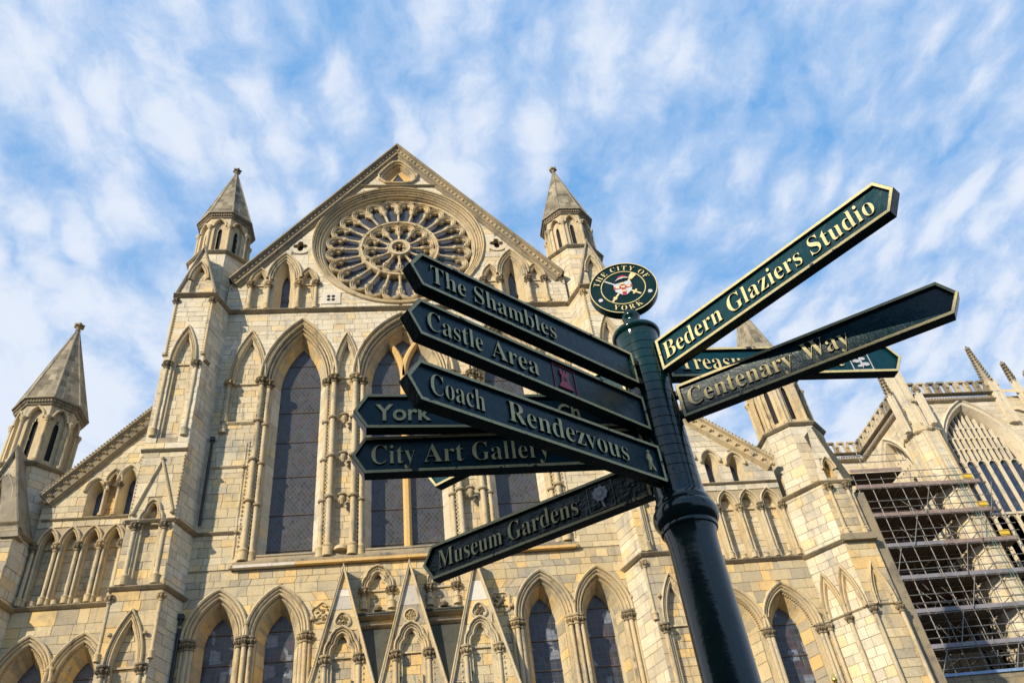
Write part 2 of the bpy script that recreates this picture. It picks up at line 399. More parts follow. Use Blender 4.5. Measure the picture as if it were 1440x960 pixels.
# ------------------------------------------------------------------ gothic pieces
def shaft(F, u, w, z0, z1, r, par, cap=.30, base=.42, ann=(), capr=2.35, mat='mould'):
    x, y, _ = F(u, 0, w); o = (x, y, 0)
    mb = MB(); mb.lathe(o, (0, 0, 1), [(r, z0+base*.9), (r, z1-cap*.95)], 10, None, False)
    for a in ann: mb.lathe(o, (0, 0, 1), [(r, a-.06), (r*1.7, a-.05), (r*1.95, a), (r*1.7, a+.05), (r, a+.06)], 10, (.8, .8, .82), False)
    mb.build('shaft', mat, par, True)
    if cap:
        mb = MB(); c = z1-cap
        mb.lathe(o, (0, 0, 1), [(r, c-.04), (r*1.45, c-.03), (r*1.45, c+.02), (r*1.05, c+.04), (r*1.1, c+cap*.35), (r*capr*.9, c+cap*.66), (r*capr*.72, c+cap*.72), (r*capr*1.05, c+cap*.76), (r*capr*1.12, c+cap*.92), (r*capr, z1)], 12, (.80, .78, .74))
        for k in range(8):   # leaf knobs
            t = 2*pi*k/8+.3; q = r*capr*.86
            mb.lathe((x+q*cos(t), y+q*sin(t), c+cap*.30), (cos(t)*.6, sin(t)*.6, 1), [(.001, -.05), (r*.55, 0), (r*.62, .07), (.001, .12)], 5, (.80, .76, .68), False)
        mb.build('capital', 'dirty' if cap > .2 and R() < .8 else mat, par, True)
    if base:
        mb = MB(); mb.lathe(o, (0, 0, 1), [(r*1.75, z0), (r*1.7, z0+base*.62), (r*1.95, z0+base*.68), (r*1.95, z0+base*.76), (r*1.35, z0+base*.86), (r, z0+base*.93)], 12, (1.02, 1, .95)); mb.build('shaft_base', mat, par, True)
def dogtooth(F, p, q, par, s=.085, step=.15, w=.02, mat='mould', tint=(.95, .93, .86)):
    (u0, z0), (u1, z1) = p, q; L = hypot(u1-u0, z1-z0); n = int(L/step); dx, dz = (u1-u0)/L, (z1-z0)/L; nx, nz = -dz, dx
    mb = MB()
    for k in range(n):
        c = ((k+.5)/n)*L; cu, cz = u0+dx*c, z0+dz*c; h = step*.46
        P = [F(cu+dx*h, cz+dz*h, w), F(cu+nx*s, cz+nz*s, w), F(cu-dx*h, cz-dz*h, w), F(cu-nx*s, cz-nz*s, w)]; T = F(cu, cz, w+s*.9)
        for i in range(4): mb.face([P[i], P[(i+1) % 4], T], tint)
    mb.m = 1; mb.face([F(u0-s*1.05, z0, w-.03), F(u0+s*1.05, z0, w-.03), F(u1+s*1.05, z1, w-.03), F(u1-s*1.05, z1, w-.03)], (.8, .8, .8))  # dark backing sheet paints the shade in the gaps between teeth
    mb.build('dogtooth_strip', [mat, 'slab'], par, kind='stuff')
def beads(F, pts, par, s=.028, step=.115, w=.06, name='beading', mat='mould'):
    mb = MB(); acc = 0
    for (a, b), (c, d) in zip(pts, pts[1:]):
        L = hypot(c-a, d-b); t = step-acc
        while t < L:
            u, z = a+(c-a)*t/L, b+(d-b)*t/L
            mb.box8([F(u-s, z-s, w-.05), F(u+s, z-s, w-.05), F(u+s, z-s, w+s), F(u-s, z-s, w+s), F(u-s, z+s, w-.05), F(u+s, z+s, w-.05), F(u+s, z+s, w+s), F(u-s, z+s, w+s)], (.95, .9, .78)); t += step
        acc = (L-(t-step))
    mb.build(name, mat, par, kind='stuff')
HOOD = lambda s=1.0, e=.30: [(e*s, -.01), (e*s, .13*s), (e*s-.05*s, .17*s), (e*s-.10*s, .13*s), (e*s-.11*s, .03)]
def prof_big(e=.30, d=.83, n_in=-.47):   # hood + three orders into the reveal
    return (HOOD(1, e)+[(e-.12, -.05)]+roll(e-.135, e-.20, .0, .08)+[(e-.205, -.10)]+roll(e-.22, .02, -.03, .05)+[(.01, -.18), (-.02, -.18)]+roll(-.03, -.10, -.14, -.04)
            + [(-.105, -.26), (-.13, -.26)]+roll(-.135, -.21, -.24, -.15)+[(-.215, -.40), (-.25, -.40), (n_in, -d)])
def prof_small(e=.18, d=.22, i=-.10):
    return [(e, -.01), (e, .09), (e-.035, .115), (e-.065, .09), (e-.068, -.03), (e-.082, -.03)]+roll(e-.085, e-.14, .0, .055)+[(e-.145, -.06)]+roll(.01, -.05, -.02, .03, 3)+[(-.055, -.07), (i, -.09), (i, -d)]
def prof_jamb(d=.83, n_in=-.47): return [(.05, -.02), (0, -.02), (0, -.14), (-.12, -.14), (-.14, -.22), (-.16 if n_in > -.45 else -.25, -.3 if n_in > -.45 else -.40), (n_in, -d)]
def boss(F, u, z, par, w=.10, r=.085):
    mb = MB(); x, y, _ = F(u, z, w); mb.lathe((x, y, z-r), (0, 0, 1), [(.001, 0), (r*.8, r*.35), (r, r), (r*.8, r*1.6), (.001, 2*r)], 8, (.75, .73, .68)); mb.build('label_stop', 'mould', par, True)
def panes(F, poly, w, cuts, par, mat='glass', bar=True, name='pane'):
    for z0, z1 in zip(cuts, cuts[1:]):
        mb = MB(); z = z0; st = .16
        while z < z1-1e-3:
            z2 = min(z1, z+st)
            for a, b, c, d in traps([poly], z, z2): mb.face([F(a, z, w), F(b, z, w), F(d, z2, w), F(c, z2, w)])
            z = z2
        if mb.f: mb.build(name, mat, par)
        if bar and z1 < cuts[-1]:
            s = spans([poly], z1)
            for a, b in s:
                mb = MB(); mb.tube(F(a, z1, w+.03), F(b, z1, w+.03), .014, 5); mb.build('saddle_bar', 'bar', par)
def splay_stones(F, cx, a, zb, zs, za, n0, w0, n1, w1, par, lo=9.0, N=9):
    A0, A1 = arch(cx, a, zs, za, n0, N), arch(cx, a, zs, za, n1, N)
    for i in range(len(A0)-1):
        p, q, r, t = A0[i], A0[i+1], A1[i+1], A1[i]; e = .035
        L = lambda x, y, k: (x[0]+(y[0]-x[0])*k, x[1]+(y[1]-x[1])*k)
        p, q, t, r = L(p, q, e), L(p, q, 1-e), L(t, r, e), L(t, r, 1-e)
        mb = MB(); mb.face([F(*p, w0+.004), F(*q, w0+.004), F(*r, w1+.012), F(*t, w1+.012)], pick_tint(12, 'low')); mb.build('voussoir', 'stone', par)
    for sg in (-1, 1):
        z = max(lo, zb)
        while z < zs-.1:
            z2 = min(zs, z+.3+.25*R())
            mb = MB(); P = [F(cx+sg*(a+n0), z+.008, w0), F(cx+sg*(a+n0), z2-.008, w0), F(cx+sg*(a+n1), z2-.008, w1), F(cx+sg*(a+n1), z+.008, w1)]
            dx = -sg*.006; P = [(x+dx*F.rx, y+dx*F.ry, zz_) for x, y, zz_ in P]; mb.face(P, pick_tint(12, 'low' if z < 14 else 'pale')); mb.build('jamb_stone', 'pale' if zb > 14 else 'stone', par); z = z2
def opening_window(F, cx, a, zb, zs, za, par, d=.83, n_in=-.47, e=.30, cuts=None, mat='glass', prof=None, sill=True, mullion=None, hb=None, name='lancet_window', bd=True, jamb=True):
    """returns the hole outline; builds mouldings, reveal, glass as one window part"""
    mb = MB(); P = prof or prof_big(e, d, n_in)
    nh = sum(1 for n, w in P if n > .0)
    sweep(mb, F, lambda n: arch(cx, a, zs, za, n), P)
    if jamb:
        for sg in (-1, 1):
            J = prof_jamb(d, n_in); mb.grid([[F(cx+sg*(a+n), z, w) for z in ((zb, zs) if sg < 0 else (zs, zb))] for n, w in J])
    win = mb.build(name, 'mould', par, True)
    splay_stones(F, cx, a, zb, zs, za, P[-2][0], P[-2][1], P[-1][0], P[-1][1], win)
    ai = a+n_in; c = (a*a+(za-zs)**2)/(2*a)-a; Rn = c+ai; zi = zs+sqrt(max(.01, Rn*Rn-c*c))
    g = [(cx-ai-.01, zb)]+arch(cx, ai+.01, zs, zi+.01)+[(cx+ai+.01, zb)]
    cuts = cuts or [zb+i*(zi-zb)/6 for i in range(7)]
    cuts = [zb]+[c for c in cuts if zb < c < zi-.1]+[zi]
    panes(F, g, -d, cuts, win, mat)
    if bd:
        beads(F, arch(cx, a, zs, za, e-.235), win, .024, .10, .035); 
    if sill:
        mb = MB(); mb.face([F(cx-a-.05, zb-.03, .0), F(cx+a+.05, zb-.03, .0), F(cx+ai, zb+.25, -d+.01), F(cx-ai, zb+.25, -d+.01)]); mb.build('sill', 'dirty', win)
    return win, zi
def blind(F, cx, a, zb, zs, za, par, bld, d=.22, e=.18, tre=False, style='mid', bd=True, shafts=None, sr=.075, cap=.26, base=.42, i=-.10, mat='stone', string=True, hoodonly=False, ann=(), name='blind_arch', legs=True):
    fn = (lambda n: trefoil(cx, a, zs, za, n)) if tre else (lambda n: arch(cx, a, zs, za, n))
    mb = MB(); sweep(mb, F, fn, prof_small(e, d, i))
    if legs:
        for sg in (-1, 1): mb.grid([[F(cx+sg*(a+n), z, w) for z in ((zb, zs) if sg < 0 else (zs, zb))] for n, w in [(.02, .0), (0, -.0), (0, -.06), (i, -.07), (i, -d)]])
    if string: # little string at springing inside the recess
        mb.box8([F(cx-a+.02, zs-.05, -d), F(cx+a-.02, zs-.05, -d), F(cx+a-.02, zs-.05, -d+.07), F(cx-a+.02, zs-.05, -d+.07), F(cx-a+.02, zs+.03, -d), F(cx+a-.02, zs+.03, -d), F(cx+a-.02, zs+.01, -d+.07), F(cx-a+.02, zs+.01, -d+.07)])
    w = mb.build(name, 'mould', par, True)
    back = [(cx-a-.01, zb)]+fn(.005)+[(cx+a+.01, zb)]
    mb = MB(); plate(mb, F, [back], -d-.03); mb.build('recess_back', 'mortar', w)
    ashlar(bld, F.off(-d), [back], mat=mat, style=style, hc=.29, lb=.42)
    if bd: beads(F, fn(e-.165), w, .02, .085, .03)
    if shafts:
        for u in shafts: shaft(F, u, .01, zb, zs, sr, w, cap, base, ann)
    return [(cx-a, zb)]+fn(0)+[(cx+a, zb)]
def string(F, u0, u1, z, par, h=.2, p=.16, mat='dirty', name='string_course', ends=True, w=0.0):
    mb = MB(); pr = [(w-.02, z-h*.5), (w+p*.35, z-h*.45), (w+p*.9, z-h*.1), (w+p, z), (w+p, z+h*.12), (w+p*.7, z+h*.2), (w-.02, z+h*.5)]
    mb.grid([[F(u0, zz_, ww), F(u1, zz_, ww)] for ww, zz_ in pr])
    if ends:
        for u in (u0, u1): mb.face([F(u, zz_, ww) for ww, zz_ in pr])
    return mb.build(name, mat, par)
def sloped(F, u0, u1, z0, w0, z1, w1, par, name='weathering', mat='dirty'):
    mb = MB(); mb.box8([F(u0, z0-.12, w0), F(u1, z0-.12, w0), F(u1, z1-.1, w1), F(u0, z1-.1, w1), F(u0, z0, w0), F(u1, z0, w0), F(u1, z1, w1), F(u0, z1, w1)]); return mb.build(name, mat, par)
def shead(F, u, z, par):
    x, y, _ = F(u, z, .0); mb = MB()
    mb.lathe((x, y-.14, z+.02), (0, 0, 1), [(.05, .13), (.17, .12), (.19, .06), (.14, .03)], 9, (.62, .6, .56))
    mb.lathe((x, y-.12, z-.22), (0, -.25, 1), [(.03, -.06), (.075, -.02), (.085, .07), (.115, .15), (.12, .22), (.09, .28)], 9, (.82, .8, .74))
    for s in (-1, 1): mb.lathe((x+s*.11, y-.1, z-.05), (0, 0, 1), [(.01, -.12), (.05, -.06), (.06, .02), (.03, .07)], 6, (.6, .58, .52))
    mb.lathe((x, y-.22, z-.08), (0, 0, 1), [(.004, -.05), (.022, -.04), (.018, .04), (.004, .05)], 5, (.8, .76, .68))
    mb.build('carved_head_corbel', 'mould', par, True)

# ------------------------------------------------------------------ transept
T = thing('cathedral_transept', 'tall honey coloured gothic cathedral front with a big round rose window in its gable', 'cathedral')
XC = -.12
F = Fr(XC, 27.0, 1, 0)
HW = 7.62; GZ = 29.15; AP = 39.22
outer = [(-HW, 0), (HW, 0), (HW, GZ), (0, AP), (-HW, GZ)]
walls = MB()     # collects the main mortar plate
wallO = None
holes_lo, holes_hi = [], []
wpar = T
B = 'transept'
def circle_poly(cx, cz, r): return circ(cx, cz, r, 56)
def quat(cx, cz, r, N=6):
    pts = []
    for q in range(4):
        c = (cx+cos(pi/2*q)*r*.56, cz+sin(pi/2*q)*r*.56)
        for k in range(N+1):
            t = pi/2*q-pi*.60+k*pi*1.20/N; pts.append((c[0]+cos(t)*r*.38, c[1]+sin(t)*r*.38))
    return pts
# main lancets
def lancet(cx):
    w, zi = opening_window(F, cx, 1.29, 15.75, 23.55, 26.52, T, cuts=[16.3, 17.75, 19.4, 21.0, 22.45, 23.75, 24.9], mat='glass' )
    for s in (-1, 1):
        shaft(F, cx+s*1.44, .05, 15.55, 23.6, .10, w, .30, .52, (21.5, 19.7, 17.92))
        shaft(F, cx+s*1.165, -.06, 15.55, 23.5, .085, w, .30, .48, (21.35, 19.57, 17.8))
        dogtooth(F, (cx+s*1.30, 16.1), (cx+s*1.30, 23.25), w, .075, .17, -.02)
    holes_lo.append(archhole(cx, 1.29, 15.75, 23.55, 26.52)); return w
lancet(-4.26); lancet(4.26)
# centre window, two lights and Y tracery
def centre_window():
    a = 1.82
    w, zi = opening_window(F, 0, a, 15.75, 23.6, 26.78, T, cuts=[16.3, 17.75, 19.4, 21.0, 22.45, 23.75, 24.9], mat='glass', name='centre_window')
    for s in (-1, 1):
        shaft(F, s*1.97, .05, 15.55, 23.6, .10, w, .30, .52, (21.5, 19.7, 17.92)); shaft(F, s*1.68, -.06, 15.55, 23.5, .085, w, .30, .48, (21.35, 19.57, 17.8))
        dogtooth(F, (s*1.83, 16.1), (s*1.83, 23.25), w, .075, .17, -.02)
    ai = a-.47
    mb = MB(); pr = [(-.15, -.83), (-.15, -.62), (-.06, -.52), (.06, -.52), (.15, -.62), (.15, -.83)]
    mb.grid([[F(x, 15.8, ww), F(x, 24.0, ww)] for x, ww in pr])
    mb.build('mullion', 'golden', w)
    for s in (-1, 1):
        mb = MB(); Rr = 3.3
        pts = [(s*(-Rr+Rr*cos(t)), 24.0+Rr*sin(t)) for t in [i*.052 for i in range(15)]]
        pts = [p for p in pts if abs(p[0]) < 1.5]
        mb.grid([[F(x+n, z, ww) for x, z in pts] for n, ww in pr]); mb.build('tracery_bar', 'golden', w)
    holes_lo.append(archhole(0, a, 15.75, 23.6, 26.78))
centre_window()
for s in (-1, 1):
    # outer blind arch (stops half way down) and narrow blind arch
    holes_lo.append(blind(F, s*6.33, .60, 21.5, 23.55, 25.95, T, B, shafts=[s*6.98], sr=.085, ann=()))
    shaft(F, s*6.98, .02, 21.0, 23.55, .085, T, 0, .3)
    dogtooth(F, (s*7.12, 21.0), (s*7.12, 23.3), T, .06, .17, .0)
    string(F, min(s*5.72, s*7.0), max(s*5.72, s*7.0), 21.45, T, .16, .10, 'mould')
    string(F, min(s*6.1, s*7.15), max(s*6.1, s*7.15), 19.45, T, .14, .09, 'mould'); boss(F, s*6.02, 19.42, T, .07)
    dogtooth(F, (s*5.90, 15.9), (s*5.90, 20.6), T, .06, .17, .01)
    shaft(F, s*6.02, .0, 15.7, 20.5, .04, T, 0, 0)
    holes_lo.append(blind(F, s*2.35, .40, 15.75, 23.7, 25.70, T, B, e=.17, shafts=None, string=True))
    for z in (21.42, 19.62, 17.8):
        shead(F, s*2.35, z, T)
        for q in (-1, 1): string(F, *sorted((s*2.35+q*.17, s*2.35+q*.46)), z+.10, T, .10, .06, 'mould', w=-.22)
    mb = MB(); x, y, _ = F(s*2.35, 0, -.02); mb.lathe((x, y, 15.75), (0, 0, 1), [(.27, 0), (.24, .13), (.15, .2), (.05, .25)], 12); mb.build('plinth', 'mould', T, True)
# sill under the three windows
mb = MB(); mb.box8([F(-5.98, 15.36, .16), F(5.98, 15.36, .16), F(5.98, 15.36, -.3), F(-5.98, 15.36, -.3), F(-5.98, 15.46, .16), F(5.98, 15.46, .16), F(5.55, 15.86, -.3), F(-5.55, 15.86, -.3)]); mb.build('window_ledge', 'dirty', T)
u = -5.95
while u < 5.9:
    L = min(.45+R()*.9, 5.95-u); mb = MB()
    mb.bx(XC+u+.004, XC+u+L-.004, 26.80+R()*.004, 27.01, 15.25, 15.355); mb.build('ledge_moulding', 'new' if R() < .5 else 'golden', T); u += L
for s in (-1, 1): boss(F, s*6.02, 15.32, T, .10, .10)
# top lancets + flanking blind arches
for s in (-1, 1):
    c = s*5.24; a = .60; mb = MB()
    P = [(.20, -.01), (.20, .13), (.16, .16), (.12, .13), (.11, .04)]+roll(.10, .02, .03, .09)+roll(.0, -.08, -.03, .04)+roll(-.09, -.16, -.10, -.04)+[(-.17, -.2), (-.20, -.24), (-.42, -.6)]
    sweep(mb, F, lambda n: arch(c, a, 29.45, 30.85, n), P)
    for q in (-1, 1): mb.grid([[F(c+q*(a+n), z, ww) for z in ((27.5, 29.45) if q < 0 else (29.45, 27.5))] for n, ww in [(.0, -.03), (-.17, -.10), (-.2, -.24), (-.42, -.6)]])
    win = mb.build('gable_lancet', 'mould', T, True)
    g = [(c-.27, 27.5)]+arch(c, .27, 29.75, 30.50)+[(c+.27, 27.5)]
    mb = MB(); bk = [(c-.45, 27.5)]+arch(c, .45, 29.4, 30.75)+[(c+.45, 27.5)]; plate(mb, F, [bk, g], -.58); mb.build('reveal_back', 'golden', win)
    panes(F, g, -.66, [27.5, 28.6, 30.55], win, 'glass')
    beads(F, arch(c, a, 29.45, 30.85, .06), win, .022, .085, .06)
    holes_hi.append([(c-a, 27.5)]+arch(c, a, 29.45, 30.85)+[(c+a, 27.5)])
    for q, nm in ((-1, 1), (1, 1)):
        cc = c+q*1.06
        holes_hi.append(blind(F, cc, .30, 27.55, 29.2, 29.92, T, B, d=.2, e=.17, style='pale', sr=.07, shafts=None, i=-.06))
    for uu in (1.43, .66, -.66, -1.43): shaft(F, c+uu, .04, 27.52, 29.2, .075, T, .32, .42)
    for uu in (1.58, -1.58): dogtooth(F, (c+uu, 27.6), (c+uu, 29.0), T, .045, .13, .0)
    holes_hi.append(circle_poly(s*4.66, 31.63, .44))
    mb = MB(); plate(mb, F, [circle_poly(s*4.66, 31.63, .52), quat(s*4.66, 31.63, .36)], .012, .03); mb.build('quatrefoil_surround', 'pale', T)
    mb = MB(); plate(mb, F, [circle_poly(s*4.66, 31.63, .5)], -.3); o_ = mb.build('quatrefoil', 'void', T)
    mb = MB(); sweep(mb, F, lambda n: offs(quat(s*4.66, 31.63, .36), n, True), [(0, .012), (0, -.3)], True, ); mb.build('quatrefoil_edge', 'mould', o_)
    # carved quatrefoil panel
    mb = MB(); mb.bx(XC+s*3.12-.42, XC+s*3.12+.42, 26.955, 27.01, 27.78, 28.5); p_ = mb.build('carved_panel', 'new', T)
    mb = MB()
    for k in range(4): 
        t = pi/4+pi/2*k; mb.face([F(s*3.12+.11*cos(t)*1.3+.09*cos(j*pi/3), 28.13+.11*sin(t)*1.3+.09*sin(j*pi/3), .049) for j in range(6)])
    mb.build('painted_piercing', 'void', p_)  # flat dark patches on the face paint the shade of pierced holes
# apex window (rounded triangle)
def rtri(n, k=1.0):
    base = [(-.62, 36.47), (-.2, 36.42), (.2, 36.42), (.62, 36.47), (.84, 36.7), (.86, 36.95), (.70, 37.25), (.36, 37.72), (.16, 37.93), (0, 37.97), (-.16, 37.93), (-.36, 37.72), (-.70, 37.25), (-.86, 36.95), (-.84, 36.7)]
    return offs([(x, z) for x, z in base][::-1], n, True)[::-1]
mb = MB(); sweep(mb, F, rtri, [(.17, -.01), (.17, .12), (.12, .15), (.07, .12), (.06, .03)]+roll(.05, -.03, .0, .06)+[(-.05, -.10)]+roll(-.06, -.11, -.12, -.07)+[(-.12, -.16), (-.17, -.31)], True)
aw = mb.build('apex_window', 'mould', T, True)
mb = MB(); tri = [(-.42, 36.66), (.42, 36.66), (0, 37.5)]; plate(mb, F, [rtri(-.15), tri], -.30, .05); mb.build('reveal_back', 'golden', aw)
panes(F, tri, -.34, [36.66, 37.5], aw, 'glass')
holes_hi.append(rtri(0))
string(F, -1.97, 1.97, 36.05, T, .16, .14)
# ---- rose
RZ = 31.82; RC = -.04
mb = MB()
P = [(.40, -.01), (.40, .09), (.36, .12), (.315, .08), (.31, -.05)]+roll(.30, .225, -.03, .035)+[(.215, -.12)]+roll(.205, .13, -.12, -.05)+[(.12, -.20), (.105, -.20)]+roll(.095, .02, -.20, -.13)+[(.01, -.29), (-.01, -.29)]+roll(-.02, -.09, -.29, -.22)+[(-.10, -.37), (-.20, -.40), (-.20, -.66)]
sweep(mb, F, lambda n: circ(RC, RZ, 3.72+n, 72), P, True)
rose = mb.build('rose_window', 'mould', T, True)
c_ = circ(RC, RZ, 3.72+.32, 150); beads(F, c_+[c_[0]], rose, .026, .11, .06); c_ = circ(RC, RZ, 3.72+.11, 150); beads(F, c_+[c_[0]], rose, .022, .09, -.14)
holes_hi.append(circle_poly(RC, RZ, 4.03))
FW_ = F; F = F.off(.13)
for k in range(24):   # one glass pane behind every outer light
    t0, t1 = (k)*pi/12, (k+1)*pi/12; mb = MB(); n = 2
    mb.face([F(RC+r*cos(t), RZ+r*sin(t), -.74) for r, t in [(1.7, t0), (3.52, t0), (3.52, (t0+t1)/2), (3.52, t1), (1.7, t1)]]); mb.build('pane', 'glassr', rose)
for k in range(12):
    t0, t1 = k*pi/6, (k+1)*pi/6; mb = MB(); mb.face([F(RC+r*cos(t), RZ+r*sin(t), -.74) for r, t in [(.3, t0), (1.7, t0), (1.7, t1), (.3, t1)]]); mb.build('pane', 'glassr', rose)
def petal(ang, pts, prof, closed=False, nm='petal_tracery', r0=.0):
    mb = MB(); q = offs
    rows = []
    for n, w in prof:
        o = offs(pts, n, closed); rows.append([F(RC+r*cos(ang)-x*sin(ang)*-1*-1, RZ+r*sin(ang)+x*cos(ang), w) for x, r in o])
    mb.grid(rows, closed); mb.build(nm, 'mould', rose, True)
TP = [(-.125, -.74), (-.125, -.56), (-.105, -.52), (-.085, -.56), (-.055, -.48), (-.03, -.47), (-.012, -.53), (.012, -.53), (.03, -.45), (.055, -.46), (.08, -.52), (.08, -.74)]
TQ = [(-.035, -.70), (-.03, -.60), (.03, -.60), (.035, -.70)]
big_pet = [(-.36, 2.74), (-.375, 2.88), (-.385, 3.02), (-.365, 3.17), (-.30, 3.29), (-.20, 3.38), (-.10, 3.425), (0, 3.44)]
in_pet = [(-.29, 2.76), (-.225, 2.89), (-.285, 2.99), (-.28, 3.09), (-.21, 3.20), (-.13, 3.23), (-.10, 3.29), (0, 3.36)]
def mir(p): return p+[(-x, r) for x, r in p[-2::-1]]
for k in range(24):
    a = (k+.5)*pi/12; petal(a, mir(big_pet), TP); petal(a, mir(in_pet), [(-.055, -.72), (-.04, -.57), (.02, -.53), (.065, -.57), (.07, -.72)], nm='cusp')
sp_pet = [(-.29, 1.13), (-.35, 1.26), (-.38, 1.42), (-.335, 1.56), (-.20, 1.68), (0, 1.73)]
sp_in = [(-.22, 1.14), (-.17, 1.23), (-.27, 1.35), (-.26, 1.47), (-.15, 1.53), (0, 1.64)]
for k in range(12):
    a = (k+.5)*pi/6; petal(a, mir(sp_pet), TP); petal(a, mir(sp_in), [(-.05, -.72), (-.035, -.57), (.015, -.53), (.055, -.57), (.06, -.72)], nm='cusp')
def spoke(a, r0, r1, rad):
    d = (cos(a), 0, sin(a)); o = F(RC+r0*cos(a), RZ+r0*sin(a), -.56); L = r1-r0
    mb = MB(); mb.lathe(o, d, [(rad*1.7, 0), (rad*1.7, .07), (rad*1.2, .10), (rad, .13), (rad, L-.20), (rad*1.4, L-.19), (rad*1.4, L-.16), (rad*1.05, L-.14), (rad*1.9, L-.03), (rad*2.0, L+.03), (rad*1.7, L+.08)], 9); mb.build('spoke', 'mould', rose, True)
for k in range(24): spoke(k*pi/12, 1.90, 2.70, .062)
for k in range(12): spoke(k*pi/6, .54, 1.12, .058)
def ringp(r0, r1, w, nm, mat='mould'):
    mb = MB(); sweep(mb, F, lambda n: circ(RC, RZ, n, 64), [(r0, -.74), (r0, w-.05), (r0+.03, w), (r0+.05, w-.02), (r1-.05, w-.02), (r1-.03, w), (r1, w-.05), (r1, -.74)], True); return mb.build(nm, mat, rose, True)
ringp(1.75, 1.93, -.42, 'tracery_ring'); ringp(.33, .56, -.40, 'hub')
for k in range(12):
    a = k*pi/6; mb = MB(); mb.face([F(RC+1.80*cos(a)+.05*cos(a+j*2*pi/3), RZ+1.80*sin(a)+.05*sin(a+j*2*pi/3), -.418) for j in range(3)]); mb.build('painted_piercing', 'void', rose)  # dark triangles laid on the ring, painted shade in place of holes
for k in range(6):
    a = pi/6+k*pi/3; petal(a, [(-.10, .34), (-.045, .26), (0, .20), (.045, .26), (.10, .34)], [(-.02, -.74), (-.02, -.52), (.02, -.52), (.02, -.74)], nm='cusp')
F = FW_
# gable copings: flat slab + carved ballflower row
cp_ = [(-HW-.0, GZ+.10), (0, AP+.14), (HW+.0, GZ+.10)]
mb = MB(); sweep(mb, F, lambda n: offs(cp_, n, False), [(.02, -.6), (.02, .34), (-.06, .36), (-.10, .30), (-.13, .22), (-.30, .16), (-.33, .20), (-.40, .20), (-.44, .10), (-.52, .10), (-.56, .02), (-.6, 0)]); mb.build('gable_coping', 'dirty', T)
for sg in (-1, 1):
    mb = MB(); L = hypot(HW, AP-GZ); n = 46
    for k in range(n):
        t = (k+.5)/n; u, z = sg*HW*(1-t), GZ+.10+(AP+.04-GZ)*t; u -= sg*.17; z -= .13
        mb.lathe(F(u, z, .17), F(0, 0, 1) and (0, -1, 0), [(.10, -.04), (.09, .03), (.04, .07)], 6, (.55, .52, .46) if sg < 0 else (.9, .85, .75))
    mb.build('ballflower_row', 'mould', T, kind='stuff')
    mb = MB()
    for k in range(84):
        t = (k+.5)/84; u, z = sg*(HW-.10)*(1-t), GZ-.42+(AP+.04-GZ)*t
        mb.lathe(F(u, z, .11), (0, -1, 0), [(.035, -.03), (.03, .03)], 5, (.5, .47, .42))
    mb.build('dentil_row', 'mould', T, kind='stuff')
# main string under the rose
string(F, -7.44, 7.44, 27.40, T, .22, .20)
# ---- lower pairs of windows
for c, zf, zc in ((-6.29, 12.9, 0), (-4.33, 12.9, 0), (4.53, 12.85, 0), (6.56, 12.85, 0)):
    mb = None; a = .84
    w, zi = opening_window(F, c, a, 5.2, zf, zf+1.46, T, d=.86, n_in=-.36, e=.22, cuts=[5.2+1.02*i for i in range(1, 9)], mat='glassl', bd=False,
        prof=[(.22, -.01), (.22, .12), (.18, .155), (.13, .12), (.12, .02)]+roll(.11, .03, .0, .08)+[(.02, -.04)]+roll(.01, -.07, -.06, .02)+[(-.08, -.16)]+roll(-.08, -.15, -.2, -.12)+[(-.17, -.3), (-.36, -.86)], name='pointed_window')
    holes_lo.append(archhole(c, a, 5.2, zf, zf+1.46))
    beads(F, arch(c, a, zf, zf+1.46, .175), w, .018, .075, .12)
for xs, zf in (((-7.22, -7.08, -6.96), 12.9), ((-5.50, -5.31, -5.12), 12.9), ((-3.53, -3.40, -3.28), 12.9), ((3.40, 3.54, 3.68), 12.83), ((5.36, 5.55, 5.74), 12.83), ((7.28, 7.42, 7.56), 12.83)):
    for i, x in enumerate(xs): shaft(F, x, .02+(.07 if i == 1 else 0), 5.2, zf, .075, T, .32, .4, capr=1.6)
for x in (-7.40, -5.31, -3.20): boss(F, x, 13.32, T, .10, .085)
for x in (3.42, 5.55, 7.60): boss(F, x, 13.28, T, .10, .085)
# carved medallions on the wall
def medallion(F, u, z, r, lobes, par, w=.0, dark=True):
    mb = MB(); N = 40; g = lambda n: [(u+(r+n)*(1+.10*cos(lobes*t+pi/2*lobes+pi))*cos(t), z+(r+n)*(1+.10*cos(lobes*t+pi/2*lobes+pi))*sin(t)) for t in [2*pi*k/N for k in range(N)]]
    sweep(mb, F, g, [(.07, w-.01), (.07, w+.05), (.02, w+.07), (0, w+.04), (-.01, w-.02), (-r*.99, w-.02)], True); o = mb.build('medallion', 'mould', par, True)
    mb = MB()
    for k in range(34):
        t = R()*2*pi; q = r*.85*sqrt(R()); mb.lathe(F(u+q*cos(t), z+q*sin(t), w-.02), (R()-.5, -1, R()-.5), [(.045, 0), (.035, .045), (.005, .06)], 5, (.9, .82, .6) if R() < .6 else (.45, .42, .36), False)
    mb.build('carved_foliage', 'dirty' if dark else 'mould', o)
medallion(F, -2.90, 13.52, .30, 5, T); medallion(F, 3.05, 13.46, .32, 4, T)
medallion(F, -7.0+4.0*0-0.0+.0, 14.9, .01, 3, T) if False else None
